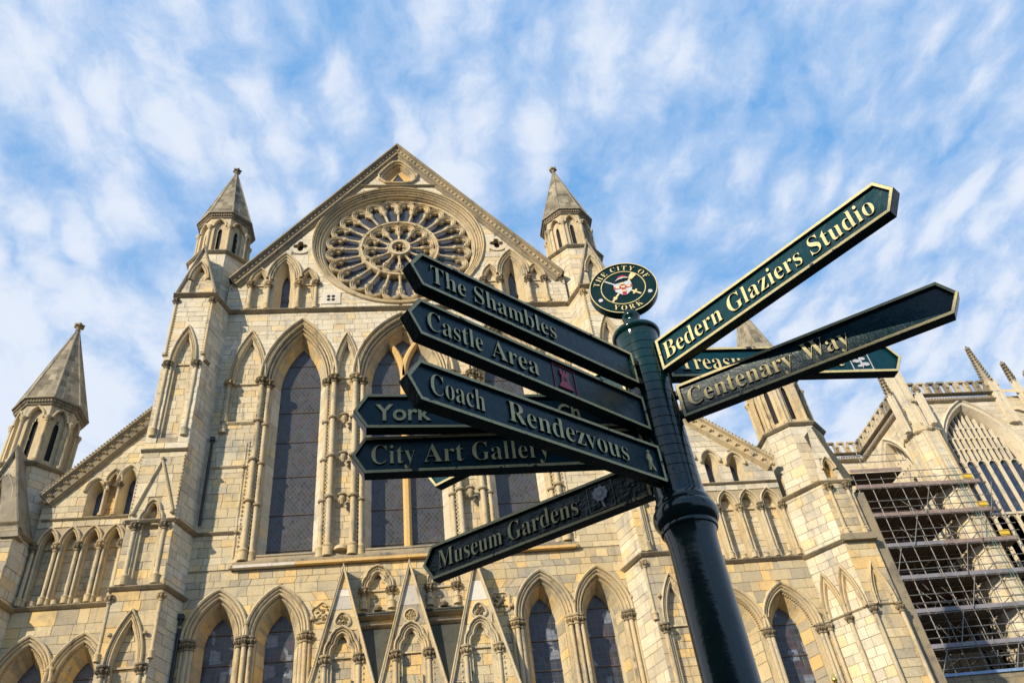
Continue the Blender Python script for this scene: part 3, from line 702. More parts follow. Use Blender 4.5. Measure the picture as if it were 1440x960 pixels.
# ---- porch: three steep gables in front of the wall, niches between
PY = .55; G = F.off(PY)
S_ = .978
for gi, gx in enumerate((-2.18, 0.02, 2.26)):
    za, sl = 14.78, .252; zb = 3.2; hw = (za-10.35)*sl
    hl = []
    niche = [(gx-.40, 9.6)]+trefoil(gx, .40, 11.85, 12.62)+[(gx+.40, 9.6)]
    hl.append(blind(G, gx, .40, 9.6, 11.85, 12.62, T, B, d=.20, e=.17, tre=True, style='low', bd=False, sr=.07, shafts=[gx-.53, gx+.53], cap=.30))
    for q in (-1, 1): dogtooth(G, (gx+q*.68, 9.9), (gx+q*.68, 11.5), T, .05, .16, .0)
    poly = [(gx-hw, 10.35), (gx+hw, 10.35), (gx, za)]
    mb = MB(); plate(mb, G, [poly, hl[0]], -.03); gb = mb.build('porch_gable', 'mortar', T)
    ashlar(B, G, [poly, hl[0]], 10.35, 13.35, style='low', hc=.5, lb=.9); ashlar(B, G, [poly], 13.35, 14.05, mat='new', style='pale', hc=.6, lb=.7); ashlar(B, G, [poly], 14.05, za, style='low')
    body = MB(); pts = [(gx-hw, 10.35), (gx, za), (gx+hw, 10.35)]
    body.grid([[G(x, z, -.03) for x, z in pts], [F(x, z, -.02) for x, z in pts]]); body.build('gable_return', 'dirty', gb)
    mb = MB(); sweep(mb, G, lambda n: offs([(gx-hw-.02, 10.35), (gx, za+.06), (gx+hw+.02, 10.35)], n, False), [(.05, -.5), (.05, .10), (.02, .13), (-.03, .10), (-.055, .10), (-.07, .02), (-.08, -.01)]); mb.build('raking_coping', 'mould', gb)
    medallion(G, gx, 12.98, .20, (3, 40, 3)[gi], gb, .01, gi != 1)
    mb = MB(); mb.lathe(G(gx, 12.76, .02), (0, -1, 0), [(.05, 0), (.04, .06)], 6); mb.build('finial_knob', 'mould', gb)
mb = MB(); mb.tube(G(.02, 11.1, 0), G(.12, 10.6, .45), .012, 5); mb.build('sundial_gnomon', 'netting', T)
porch = [(-3.3, 0), (3.4, 0), (3.4, 10.35), (-3.3, 10.35)]
mb = MB(); plate(mb, G, [porch], -.03, .6); mb.build('porch_front', 'mortar', T); ashlar(B, G, [porch], style='low', hc=.4)
for s_ in (-3.3, 3.4):
    mb = MB(); mb.face([G(s_, 0, 0), G(s_, 10.35, 0), F(s_, 10.35, 0), F(s_, 0, 0)]); mb.build('porch_side', 'stone', T)
mb = MB(); mb.box8([G(x, z, .07) if False else G(x, z, w) for x, z, w in ((-1.3, 0, .04), (1.3, 0, .04), (1.3, 0, -.02), (-1.3, 0, -.02), (-1.3, 3.6, .04), (1.3, 3.6, .04), (1.3, 3.6, -.02), (-1.3, 3.6, -.02))]); mb.build('door', 'door', T)
for nx_ in (-1.08, 1.14):
    holes_lo.append(blind(F, nx_, .38, 13.52, 14.28, 14.93, T, B, d=.22, e=.18, tre=True, style='low', bd=False, sr=.072, shafts=[nx_-.46, nx_+.46], cap=.26, base=.36))
    for q in (-1, 1): dogtooth(F, (nx_+q*.60, 13.5), (nx_+q*.60, 14.1), T, .045, .14, .0)
    mb = MB(); mb.lathe(F(nx_, 13.45, .02), (0, 0, 1), [(.13, 0), (.17, .08), (.10, .17), (.04, .2)], 8, (.6, .58, .54)); mb.build('carved_boss', 'dirty', T, True)
    sloped(F, nx_-.72, nx_+.72, 13.30, .30, 13.44, -.02, T, 'niche_ledge', 'slab')
    string(F, nx_-.72, nx_+.72, 13.22, T, .22, .30, 'dirty'); string(F, nx_-.72, nx_+.72, 12.90, T, .2, .22, 'dirty')
    mb = MB(); mb.box8([F(nx_-.80, 10.4, .62), F(nx_+.80, 10.4, .62), F(nx_+.80, 10.4, 0), F(nx_-.80, 10.4, 0), F(nx_-.80, 12.76, .14), F(nx_+.80, 12.76, .14), F(nx_+.80, 12.78, 0), F(nx_-.80, 12.78, 0)]); mb.build('sloping_slab', 'slab', T)
# main wall plate and stones
mb = MB(); plate(mb, F, [outer]+holes_lo+holes_hi, -.03, .10); wall = mb.build('front_wall', 'mortar', T)
ashlar(B, F, [outer]+holes_lo, 8.0, 15.22, style='low', hc=.31, lb=.50)
ashlar(B, F, [outer]+holes_lo, 0, 8.0, style='low', hc=.5, lb=1.0)
ashlar(B, F, [outer]+holes_lo, 15.3, 23.0, style='mid', hc=.30, lb=.50)
ashlar(B, F, [outer]+holes_lo, 23.0, 27.32, mat='pale', style='pale', hc=.25, lb=.52)
ashlar(B, F, [outer]+holes_hi, 27.45, 30.4, mat='pale', style='pale', hc=.27, lb=.42)
ashlar(B, F, [outer]+holes_hi, 30.4, AP, mat='pale', style='pale', hc=.30, lb=.75)

# ---- buttress with panels
def buttress(x0, x1, yf, splay_dx, side, par, outer_b=False):
    """front face x0..x1 at y=yf; splayed inner side face reaches the wall plane y=27. side=+1: splay on the right"""
    w = x1-x0; Bf = Fr(x0, yf, 1, 0); D = 27.0-yf; c = w/2
    holes = []
    # three stages of panels
    top = 27.4 if not outer_b else 16.75
    if not outer_b:
        holes.append(blind(Bf, c, .37, 20.2, 23.75, 25.38, par, B, e=.15, d=.2, style='pale', shafts=[.21, w-.21], sr=.075, cap=.30))
        for q, u in ((0, .10), (1, w-.10)): dogtooth(Bf, (u, 24.2), (u, 27.1), par, .065, .15, .0); shaft(Bf, u+(-.05 if q else .05)*0+(-.07 if q == 0 else .07), .0, 24.1, 27.2, .06, par, .25, .1)
        string(Bf, -.05, w+.05, 19.58, par, .16, .12)
        # pedimented trefoil panel
        holes.append(blind(Bf, c, .36, 14.42, 16.65, 17.50, par, B, e=.05, d=.2, tre=True, style='low', bd=False, shafts=[.28, w-.28], sr=.07, cap=.26))
        mb = MB(); sweep(mb, Bf, lambda n: offs([(c-.64, 17.05), (c, 19.12), (c+.64, 17.05)], n, False), [(.05, -.01), (.05, .07), (0, .10), (-.04, .07), (-.05, -.01)]); mb.build('pediment_moulding', 'mould', par)
        for uu, zz_ in ((c-.64, 17.0), (c+.64, 17.0), (c, 19.2)): boss(Bf, uu, zz_, par, .07, .07)
        for u in (.03, w-.03): dogtooth(Bf, (u, 16.9), (u, 19.4), par, .05, .14, .0)
        holes.append(blind(Bf, c, .42, 5.5, 11.85, 13.36, par, B, e=.15, d=.24, style='low', bd=False, shafts=[c-.55, c+.55], sr=.075, cap=.3))
        for u in (c-.52, c+.52): boss(Bf, u, 12.78, par, .1, .075)
        for u in (-.02, w+.02): shaft(Bf, u, .0, 12.0, 14.1, .055, par, .24, .3)
    string(Bf, -.06, w+.06, 16.72, par, .16, .12, 'mould' if outer_b else 'dirty')
    poly = [(0, 0), (w, 0), (w, top), (0, top)]
    mb = MB(); plate(mb, Bf, [poly]+holes, -.03, .12); bo = mb.build('buttress', 'mortar', par)
    for a, b, st, m_, hc in ((0, 9, 'low', 'stone', .5), (9, 14.25, 'low', 'stone', .4), (14.45, 16.64, 'low', 'stone', .28), (16.8, 19.5, 'mid', 'stone', .45), (19.68, 27.3, 'pale', 'pale', .30)):
        if a < top: ashlar(B, Bf, [poly]+holes, a, min(b, top), style=st, mat=m_, hc=hc, lb=.62)
    string(Bf, -.08, w+.08, 14.32, par, .20, .16)
    # sides
    sides = []
    if side > 0: sides = [(x1, yf, x1+splay_dx, 27.0), (x0-.12, 27.6, x0, yf)]
    else: sides = [(x0-splay_dx, 27.0, x0, yf), (x1, yf, x1+.12, 27.6)]
    for ax, ay, bx_, by in sides:
        Sf = Fr(ax, ay, bx_-ax, by-ay); L = hypot(bx_-ax, by-ay); pl = [(0, 0), (L, 0), (L, top), (0, top)]
        mb = MB(); plate(mb, Sf, [pl], -.03, .5); mb.build('buttress_side', 'mortar', par)
        ashlar(B, Sf, [pl], 0, 9, style='low', hc=.5, lb=.7); ashlar(B, Sf, [pl], 9, top, style='mid', mat='pale', hc=.31, lb=.42)
        for z in (14.32, 16.72)+(() if outer_b else (27.4,)): string(Sf, -.02, L+.02, z, par, .2, .16)
        if not outer_b: string(Sf, 0, .35, 23.85, par, .16, .12)
    if not outer_b: string(Bf, -.1, w+.1, 27.40, par, .22, .20)
    return Bf, w
def gablet(Bf, w, z0, h, par, deep, trefo=True):
    c = w/2; poly = [(0, z0), (w, z0), (c, z0+h)]
    hl = blind(Bf, c, w*.20, z0+.12, z0+h*.30, z0+h*.62, par, B, e=.12, d=.2, style='pale', bd=False, string=False, i=-.05)
    mb = MB(); plate(mb, Bf, [poly, hl], -.03, .1); g = mb.build('gablet', 'mortar', par); ashlar(B, Bf, [poly, hl], style='mid', hc=.32)
    mb = MB(); pts = [(-.08, z0), (c, z0+h+.1), (w+.08, z0)]
    sweep(mb, Bf, lambda n: offs(pts, n, False), [(.03, -deep), (.03, .08), (-.03, .12), (-.09, .08), (-.10, -.02)]); mb.build('gablet_coping', 'spire', g)
BL, wl = buttress(-9.50, -7.98, 25.9, .42, 1, T)
BR, wr = buttress(7.88, 9.40, 25.9, .42, -1, T)
gablet(BL, wl, 27.5, 2.9, T, 2.2); gablet(BR, wr, 27.5, 2.9, T, 2.2)
for s in (-1, 1):
    a, b = sorted((s*7.5, s*6.05)); string(F, a, b, 16.70, T, .16, .12); boss(F, s*6.0, 16.7, T, .07, .08)
# rainwater pipes beside the left buttress
for (u, z0, z1) in ((-7.28, 17.0, 20.6), (-7.40, 9.0, 13.6)):
    mb = MB(); x, y, _ = F(u, 0, .12); mb.tube((x, y, z0), (x, y, z1), .055, 8); mb.bx(x-.09, x+.09, y-.07, y+.09, z1, z1+.16); mb.build('rain_pipe', 'black', T, True)

# ---- aisles
def aisle(x0, x1, zin, zout, sgn):
    A = Fr(0, 27.0, 1, 0); hl = []
    if sgn < 0: outl = [(x0, 0), (x1, 0), (x1, zin), (x0, zout)]
    else: outl = [(x0, 0), (x1, 0), (x1, zout), (x0, zin)]
    pitch = .71 if sgn < 0 else .855
    first = -12.36 if sgn < 0 else 10.26
    k = 0
    while True:
        c = first+k*pitch; k += 1
        if c+pitch/2 > x1+.1: break
        a = pitch/2-.075
        hl.append(blind(A, c, a, 14.5, 16.62, 17.22, T, B, d=.30, e=.075, style='mid', bd=False, i=-.09, string=True, legs=True))
        beads(A, arch(c, a, 16.62, 17.22, -.03), T, .016, .06, -.02)
    for j in range(k):
        u = first-pitch/2+j*pitch
        if u > x1-.02: continue
        shaft(A, u-.05, .05, 14.44, 16.66, .062, T, .30, .32, capr=1.9); shaft(A, u+.09, .0, 14.44, 16.66, .045, T, 0, .3)
        mb = MB(); x, y, _ = A(u+pitch/2, 0, -.02); mb.lathe((x, y, 14.44), (0, 0, 1), [(.13, 0), (.12, .12), (.14, .15), (.10, .17)], 10); mb.build('pedestal', 'mould', T, True)
    string(A, x0, x1, 14.36, T, .18, .16); string(A, x0+.1, x1-.02, 17.60, T, .12, .09)
    up = ((-11.22, 18.72, 19.12), (-10.16, 19.1, 19.6)) if sgn < 0 else ((11.80, 18.62, 19.02), (12.79, 18.45, 18.85), (10.81, 18.8, 19.2))
    for c, zs, za in up:
        a = .27; mb = MB()
        sweep(mb, A, lambda n: arch(c, a, zs, za, n), [(.16, -.01), (.16, .10), (.11, .12), (.07, .09), (.06, .0), (0, -.0), (-.14, -.5)])
        for q in (-1, 1): mb.grid([[A(c+q*(a+n), z, w) for z in ((17.68, zs) if q < 0 else (zs, 17.68))] for n, w in ((0.02, 0), (0, 0), (-.14, -.5))])
        w = mb.build('aisle_lancet', 'stone', T, True)
        panes(A, [(c-.14, 17.68)]+arch(c, .14, zs, za-.12)+[(c+.14, 17.68)], -.5, [17.68, za-.1], w, 'glassc'); hl.append([(c-a, 17.68)]+arch(c, a, zs, za)+[(c+a, 17.68)])
        for q in (-1, 1): boss(A, c+q*(a+.12), zs-.02, w, .06, .06)
    if sgn < 0:
        hl.append(blind(A, -10.68, .19, 17.68, 19.02, 19.46, T, B, d=.18, e=.13, style='low', bd=True, shafts=[-10.9, -10.46], sr=.05, cap=.22, base=.1, mat='golden', i=-.03))
    low = ((-12.08, .78, 11.92, 13.25), (-10.42, .74, 11.9, 13.22)) if sgn < 0 else ((12.93, .86, 11.86, 13.26), (11.03, .86, 11.86, 13.26))
    for c, a, zs, za in low:
        w, zi = opening_window(A, c, a, 4.5, zs, za, T, d=.7, n_in=-.38, e=.2, cuts=[4.5+1.1*i for i in range(1, 8)], mat='glassl' if sgn > 0 else 'glass', name='pointed_window', bd=False,
            prof=[(.2, -.01), (.2, .11), (.16, .14), (.11, .11), (.10, .02)]+roll(.09, .02, .0, .07)+[(.01, -.04)]+roll(.0, -.08, -.06, .02)+[(-.09, -.14), (-.16, -.2), (-.38, -.7)])
        beads(A, arch(c, a, zs, za, -.12), w, .022, .085, -.12)
        hl.append(archhole(c, a, 4.5, zs, za))
        for q in (-1, 1):
            for e_ in (.03, .17): shaft(A, c+q*(a+e_), .02, 4.5, zs, .07, w, .3, .4, capr=1.5)
            boss(A, c+q*(a+.14), zs+.38, w, .08, .08)
    mb = MB(); plate(mb, A, [outl]+hl, -.03, .1); mb.build('aisle_wall', 'mortar', T)
    ashlar(B, A, [outl]+hl, 0, 9, style='low', hc=.5, lb=.9); ashlar(B, A, [outl]+hl, 9, 14.27, style='low', hc=.33, lb=.5); ashlar(B, A, [outl]+hl, 17.3, 23.2, mat='stone' if sgn < 0 else 'pale', style='mid', hc=.27, lb=.44)
    # raking parapet
    pts = [(x0-.1, zout+.06), (x1, zin+.06)] if sgn < 0 else [(x0, zin+.06), (x1+.1, zout+.06)]
    mb = MB(); sweep(mb, A, lambda n: offs(pts, n, False), [(.02, -.6), (.02, .30), (-.08, .32), (-.14, .2), (-.40, .14), (-.44, .18), (-.50, .08), (-.55, 0)]); mb.build('raking_parapet', 'dirty' if sgn < 0 else 'mould', T)
    n = 17; mb = MB()
    for j in range(n):
        t = (j+.5)/n; u = pts[0][0]+(pts[1][0]-pts[0][0])*t; z = pts[0][1]+(pts[1][1]-pts[0][1])*t-.36
        for q in range(3): mb.lathe(A(u+(q-1)*.06, z+(.04 if q == 1 else 0), .15), (0, -1, 0), [(.06, -.03), (.06, .03), (.02, .09)], 6, (.85, .8, .7))
    mb.build('carved_foliage_band', 'mould', T, kind='stuff')
    n = 44; mb = MB()
    for j in range(n):
        t = (j+.5)/n; u = pts[0][0]+(pts[1][0]-pts[0][0])*t; z = pts[0][1]+(pts[1][1]-pts[0][1])*t+.02
        mb.lathe(A(u, z, .28), (0, -1, 0), [(.035, -.04), (.03, .06)], 5, (.6, .56, .5))
    mb.build('parapet_studs', 'mould', T, kind='stuff')
    # lean-to roof behind
    mb = MB(); mb.face([A(pts[0][0], pts[0][1]-.1, -.5), A(pts[1][0], pts[1][1]-.1, -.5), A(pts[1][0], pts[1][1]-.1, -22), A(pts[0][0], pts[0][1]-.1, -22)]); mb.build('aisle_roof', 'lead', T)
aisle(-12.9, -9.4, 22.62, 18.42, -1)
aisle(9.4, 14.25, 22.62, 18.42, 1)
# outer buttresses
BO, wo = buttress(15.25, 16.38, 25.8, 1.05, -1, T, True)
BP, wp = buttress(-14.75, -13.12, 26.1, .22, 1, T, True)
string(BP, -.06, wp+.06, 17.0, T, .3, .2)
gablet(BP, wp, 16.85, 3.2, T, 2.0)
mb = MB(); mb.box8([(-13.55, 26.0, 16.5), (-12.95, 26.0, 16.5), (-12.95, 26.5, 16.5), (-13.55, 26.5, 16.5), (-14.1, 26.0, 18.95), (-13.55, 26.0, 18.8), (-13.55, 26.9, 18.8), (-14.1, 26.9, 18.95)]); mb.build('weathered_slab', 'spire', T)
# right outer buttress: gablet with dark slab roof, panel with shafts, lower blind arcade
Bq = Fr(15.25, 25.8, 1, 0)
pg = [(0, 16.8), (1.13, 16.8), (.62, 19.3), (.40, 19.3)]
hq = blind(Bq, .56, .22, 16.95, 17.25, 17.72, T, B, e=.08, d=.25, bd=False, string=False, i=-.03, mat='golden')
mb = MB(); plate(mb, Bq, [pg, hq], -.03); mb.build('gablet', 'mortar', T); ashlar(B, Bq, [pg, hq], mat='pale', style='pale')
mb = MB(); mb.box8([Bq(1.0, 16.7, .02), Bq(1.35, 16.7, .02), Bq(1.75, 16.7, -1.6), Bq(1.0, 16.7, -1.6), Bq(.55, 19.2, .02), Bq(.66, 19.25, .02), Bq(.9, 19.3, -1.4), Bq(.5, 19.3, -1.4)]); mb.build('gablet_roof', 'slab', T)
for u in (.22, .92): shaft(Bq, u, .05, 14.5, 16.6, .065, T, .26, .3)
mb = MB(); mb.bx(15.2, 16.45, 25.62, 25.85, 14.25, 14.5); mb.build('ledge', 'dirty', T)
Sp = Fr(14.2, 27.0, 1.05, -1.2); SL = hypot(1.05, 1.2)
def surf_arch(Fx, c, a, zs, za, par):
    mb = MB(); sweep(mb, Fx, lambda n: arch(c, a, zs, za, n), [(.11, 0), (.11, .17), (.07, .20), (.03, .15), (.02, .08), (-.02, .08), (-.05, .12), (-.08, .06), (-.09, .0)]); w = mb.build('blind_arch', 'mould', par, True)
    for q in (-1, 1): boss(Fx, c+q*(a+.04), zs+.30, w, .13, .06)
    return w
for c, a in ((.44, .30), (1.16, .30)): surf_arch(Sp, c, a, 11.9, 13.25+.05, T)
surf_arch(Bq, .56, .28, 11.9, 13.2, T)
for Fx, us in ((Sp, (.04, .80)), (Bq, (.02, .98))):
    for u in us: shaft(Fx, u, .10, 5, 11.9, .07, T, .3, .4, capr=1.6)
string(Sp, 0, SL, 11.92, T, .1, .08, 'mould'); string(Bq, 0, 1.13, 11.92, T, .1, .08, 'mould')
# east side of the transept (in shade)
Es = Fr(16.5, 26.6, 0.02, 1); pe = [(0, 0), (16, 0), (16, 16.6), (0, 16.6)]
mb = MB(); plate(mb, Es, [pe], -.03, .6); mb.build('side_wall', 'mortar', T); ashlar(B, Es, [pe], 0, 8, style='low', hc=.6, lb=1.2); ashlar(B, Es, [pe], 8, 16.6, style='mid', hc=.34, lb=.6)
string(Es, -.5, 16, 14.32, T, .18, .16); string(Es, -.1, 16, 16.4, T, .18, .16)
surf_arch(Es, .95, .6, 11.7, 13.3, T); surf_arch(Es, .95, .42, 11.7, 12.9, T)
for u in (.28, 1.62): shaft(Es, u, .1, 5, 11.7, .08, T, .3, .4)
mb = MB(); mb.bx(16.3, 16.9, 26.0, 27.1, 0, 16.3); mb.build('side_buttress', 'dirty', T)
# body behind: clerestory walls and main roof
mb = MB()
for s in (-1, 1): mb.bx(XC+s*7.4-.4, XC+s*7.4+.4, 27.7, 60, 0, 28.8)
mb.build('nave_wall', 'stone', T)
mb = MB(); zr = 38.2
mb.box8([(XC-7.9, 27.75, 28.7), (XC+7.9, 27.75, 28.7), (XC+7.9, 62, 28.7), (XC-7.9, 62, 28.7), (XC-.15, 27.75, zr), (XC+.15, 27.75, zr), (XC+.15, 62, zr), (XC-.15, 62, zr)]); mb.build('main_roof', 'lead', T)
mb = MB(); mb.bx(-14.6, -13.4, 27.6, 50, 0, 17.5); mb.build('west_aisle_wall', 'stone', T)

# ---- turrets
def turret(cx, cy, a, zd, z0, zs, zt, par, spm, k=1.0):
    """octagonal: drum zd..z0, open shaft stage z0..zs, spire to zt"""
    def face(kk, ap, n=8):
        t = kk*pi/4; nx, ny = sin(t), -cos(t); rx, ry = cos(t), sin(t); s = ap*.4142
        return Fr(cx+nx*ap-rx*s, cy+ny*ap-ry*s, rx, ry), 2*s
    tp = None; mbm = MB()
    for kk in range(8):
        Ff, w = face(kk, a*.985); pl = [(0, zd), (w, zd), (w, z0), (0, z0)]
        if kk in (0, 1, 2, 6, 7):
            plate(mbm, Ff, [pl], -.03, .4); ashlar(B, Ff, [pl], mat='pale', style='mid', hc=.33, lb=.5)
        else: plate(mbm, Ff, [pl], 0, 1.0)
    tp = mbm.build('turret', 'mortar', par)
    def ring(ap, z, prof, nm, mat, tint=None):
        mb = MB(); mb.grid([[(cx+(ap+r)/cos(pi/8)*sin(pi/8+j*pi/4), cy-(ap+r)/cos(pi/8)*cos(pi/8+j*pi/4), z+h) for j in range(8)] for r, h in prof], True, tint); mb.build(nm, mat, tp)
    ring(a, z0, [(-.2, -.12), (.04, -.10), (.13, -.02), (.13, .03), (-.25, .16)], 'turret_string', 'dirty')
    b = a*.86
    for kk in range(8):
        Ff, w = face(kk, b); c = w/2; hw_ = w*.27; H = zs-z0
        za_ = zs-.30; zsp = zs-.30-.52
        slit = [(c-.10, z0+.5)]+arch(c, .10, zsp-.30, zsp+.05)+[(c+.10, z0+.5)]
        hole = [(c-hw_, z0+.14)]+arch(c, hw_, zsp, za_-.05)+[(c+hw_, z0+.14)]
        mb = MB(); plate(mb, Ff, [[(0, z0+.05), (w, z0+.05), (w, zs), (0, zs)], hole], 0, .15)
        plate(mb, Ff, [hole, slit], -.13, .15)
        sweep(mb, Ff, lambda n: [(c-hw_-n, z0+.14)]+arch(c, hw_, zsp, za_-.05, n)+[(c+hw_+n, z0+.14)], [(0, 0), (0, -.13)])
        sweep(mb, Ff, lambda n: arch(c, hw_, zsp, za_-.05, n), [(.09, 0), (.09, .05), (.05, .08), (.01, .05), (0, 0)])
        mb.build('belfry_face', 'spire' if spm else 'mould', tp)
        mb = MB(); plate(mb, Ff, [slit], -.22, .3); mb.build('slit_opening', 'void', tp)
        # corner colonnette
        t = pi/8+kk*pi/4; r_ = b/cos(pi/8)+.01; x, y = cx+r_*sin(t), cy-r_*cos(t)
        mb = MB(); mb.lathe((x, y, 0), (0, 0, 1), [(.11, z0+.05), (.11, z0+.22), (.13, z0+.26), (.065, z0+.32), (.065, zsp-.2), (.09, zsp-.18), (.07, zsp-.14), (.13, zsp-.03), (.14, zsp+.03), (.10, zsp+.08)], 9); mb.build('colonnette', 'spire' if spm else 'mould', tp, True)
    ring(b, zs, [(-.05, -.26), (.07, -.22), (.10, -.15), (.10, -.05), (.22, 0), (.22, .07), (.10, .12)], 'turret_cornice', 'spire')
    mb = MB()
    for kk in range(8):
        Ff, w = face(kk, b+.10)
        for j in range(9): 
            u = w*(j+.5)/9; mb.box8([Ff(u-.035, zs-.15, 0), Ff(u+.035, zs-.15, 0), Ff(u+.035, zs-.15, .05), Ff(u-.035, zs-.15, .05), Ff(u-.035, zs-.05, 0), Ff(u+.035, zs-.05, 0), Ff(u+.035, zs-.05, .05), Ff(u-.035, zs-.05, .05)], (.8, .76, .68))
    mb.build('cornice_dentils', 'spire', tp, kind='stuff')
    rs = b+.16
    for kk in range(8):   # spire courses, one face each
        mb = MB(); t0, t1 = -pi/8+kk*pi/4, pi/8+kk*pi/4; N = 13
        for j in range(N):
            f0, f1 = j/N, (j+1)/N; r0, r1 = rs/cos(pi/8)*(1-f0*.955), rs/cos(pi/8)*(1-f1*.955); za0, za1 = zs+.1+(zt-zs-.1)*f0, zs+.1+(zt-zs-.1)*f1
            q = .012
            P0, P1 = Vector((cx+r0*sin(t0), cy-r0*cos(t0), za0)), Vector((cx+r0*sin(t1), cy-r0*cos(t1), za0)); P2, P3 = Vector((cx+(r1+q)*sin(t1), cy-(r1+q)*cos(t1), za1)), Vector((cx+(r1+q)*sin(t0), cy-(r1+q)*cos(t0), za1)); nn_ = 3 if j < 4 else 2 if j < 9 else 1; e_ = .006+.02*(nn_ > 1)
            for k_ in range(nn_):
                a_, b_ = k_/nn_+(.08 if j % 2 and k_ else 0), (k_+1)/nn_+(.08 if j % 2 and k_ < nn_-1 else 0); g = .55+.75*R()
                mb.face([P0.lerp(P1, a_), P0.lerp(P1, b_), P3.lerp(P2, b_), P3.lerp(P2, a_)], (g, g, g*.97))
        mb.build('spire_face', 'spire', tp)
        r0 = rs/cos(pi/8); mb = MB(); mb.tube((cx+r0*sin(t1), cy-r0*cos(t1), zs+.1), (cx+.05*r0*sin(t1), cy-.05*r0*cos(t1), zt-.02), .038, 6); mb.build('spire_rib', 'spire', tp, True)
    mb = MB(); mb.lathe((cx, cy, zt-.12), (0, 0, 1), [(.07, 0), (.075, .12), (.12, .16), (.08, .2), (.09, .30), (.15, .36), (.10, .42)], 9)
    for j in range(6): t = j*pi/3; mb.lathe((cx+.12*cos(t), cy+.12*sin(t), zt+.30), (cos(t), sin(t), .6), [(.05, -.03), (.085, .04), (.05, .1), (.005, .13)], 6)
    mb.lathe((cx, cy, zt+.34), (0, 0, 1), [(.10, 0), (.13, .07), (.08, .16), (.01, .2)], 8); mb.build('spire_finial', 'dirty', tp, True)
turret(-8.62, 28.1, 1.27, 26.8, 31.15, 33.95, 38.55, T, False)
turret(8.48, 28.1, 1.27, 26.8, 31.15, 33.95, 38.55, T, False)
turret(-14.1, 28.0, 1.24, 14.4, 19.9, 22.9, 27.45, T, False)
turret(15.85, 27.75, 1.24, 14.4, 19.9, 22.9, 27.45, T, False)
emit_blocks('transept', T)

# ------------------------------------------------------------------ choir arm of the cathedral, farther back on the right
C = thing('cathedral_choir', 'pale stone choir with battlemented parapets and a huge traceried window behind the scaffold', 'cathedral')
B2 = 'choir'
CS = Fr(0, 43.0, 1, 0); CW = Fr(33.9, 50.4, 0, -1); CN = Fr(0, 50.4, 1, 0)
def arch_top(u, cx, a, zs, za, n=0.0):
    h = za-zs; Rr = (a*a+h*h)/(2*a); c = Rr-a; Rn = Rr+n; x = abs(u-cx)+c
    return zs+sqrt(max(0, Rn*Rn-x*x))
def perp_window(Fx, cx, a, zb, zs, za, lights, par, trans, mat='glassc', d=.75):
    mb = MB(); sweep(mb, Fx, lambda n: arch(cx, a, zs, za, n), [(.34, -.01), (.34, .12), (.26, .16), (.2, .04), (.0, .0), (-.05, -.12), (-.22, -.35), (-.3, -d)])
    for q in (-1, 1): mb.grid([[Fx(cx+q*(a+n), z, w) for z in ((zb, zs) if q < 0 else (zs, zb))] for n, w in ((.03, 0), (0, 0), (-.05, -.12), (-.22, -.35), (-.3, -d))])
    w = mb.build('traceried_window', 'pale', par, True); ai = a-.3; pw = 2*ai/lights
    zi = arch_top(cx, cx, a, zs, za, -.3)
    for k in range(lights):   # glass of each light as panes
        u0, u1 = cx-ai+k*pw, cx-ai+(k+1)*pw; zt_ = [zb]+[t for t in trans]+[zs+.3]
        cuts = []
        for p, q in zip(zt_, zt_[1:]):
            n = max(1, int((q-p)/1.0)); cuts += [(p+(q-p)*i/n, p+(q-p)*(i+1)/n) for i in range(n)]
        for p, q in cuts: mb = MB(); mb.face([Fx(u0, p, -d+.05), Fx(u1, p, -d+.05), Fx(u1, q, -d+.05), Fx(u0, q, -d+.05)]); mb.build('pane', mat, w)
    mb = MB(); g = [(cx-ai, zs+.3)]+[(x, z) for x, z in arch(cx, a, zs, za, -.3) if z > zs+.3]+[(cx+ai, zs+.3)]; plate(mb, Fx, [g], -d+.05, .2); mb.build('tracery_glass', mat, w)
    pr = lambda r: [(-r, -d+.05), (-r*.6, -d+.25), (r*.6, -d+.25), (r, -d+.05)]
    for k in range(1, lights):
        u = cx-ai+k*pw; mb = MB(); mb.grid([[Fx(u+x, zb, ww), Fx(u+x, min(zi, arch_top(u, cx, a, zs, za, -.28)), ww)] for x, ww in pr(.085)]); mb.build('mullion', 'pale', w)
    for k in range(lights):   # heads of the lights, sub mullions and rows of small tracery
        c = cx-ai+(k+.5)*pw
        for z in trans+[zs+.28]:
            mb = MB(); sweep(mb, Fx, lambda n: arch(c, pw/2-.03, z-.45, z-.02, n), [(.03, -d+.06), (.03, -d+.2), (-.05, -d+.2), (-.05, -d+.06)]); mb.build('light_head', 'pale', w)
        t = arch_top(c, cx, a, zs, za, -.28)
        if t > zs+.6: mb = MB(); mb.grid([[Fx(c+x, zs+.28, ww), Fx(c+x, t, ww)] for x, ww in pr(.055)]); mb.build('tracery_bar', 'pale', w)
    for j, zr in enumerate((zs+1.15, zs+2.0, zs+2.8)):
        n = lights*2
        for k in range(n):
            u = cx-ai+(k+.5)*pw/2
            if arch_top(u, cx, a, zs, za, -.3) > zr+.25:
                mb = MB(); sweep(mb, Fx, lambda n_: arch(u, pw/4-.03, zr-.2, zr+.02, n_), [(.05, -d+.06), (.05, -d+.2), (-.025, -d+.2), (-.025, -d+.06)]); mb.build('tracery_arch', 'pale', w)
    for z in trans:
        mb = MB(); mb.box8([Fx(cx-ai, z-.02, -d), Fx(cx+ai, z-.02, -d), Fx(cx+ai, z-.02, -d+.28), Fx(cx-ai, z-.02, -d+.28), Fx(cx-ai, z+.14, -d), Fx(cx+ai, z+.14, -d), Fx(cx+ai, z+.12, -d+.28), Fx(cx-ai, z+.12, -d+.28)]); mb.build('transom', 'pale', w)
    return archhole(cx, a, zb, zs, za)
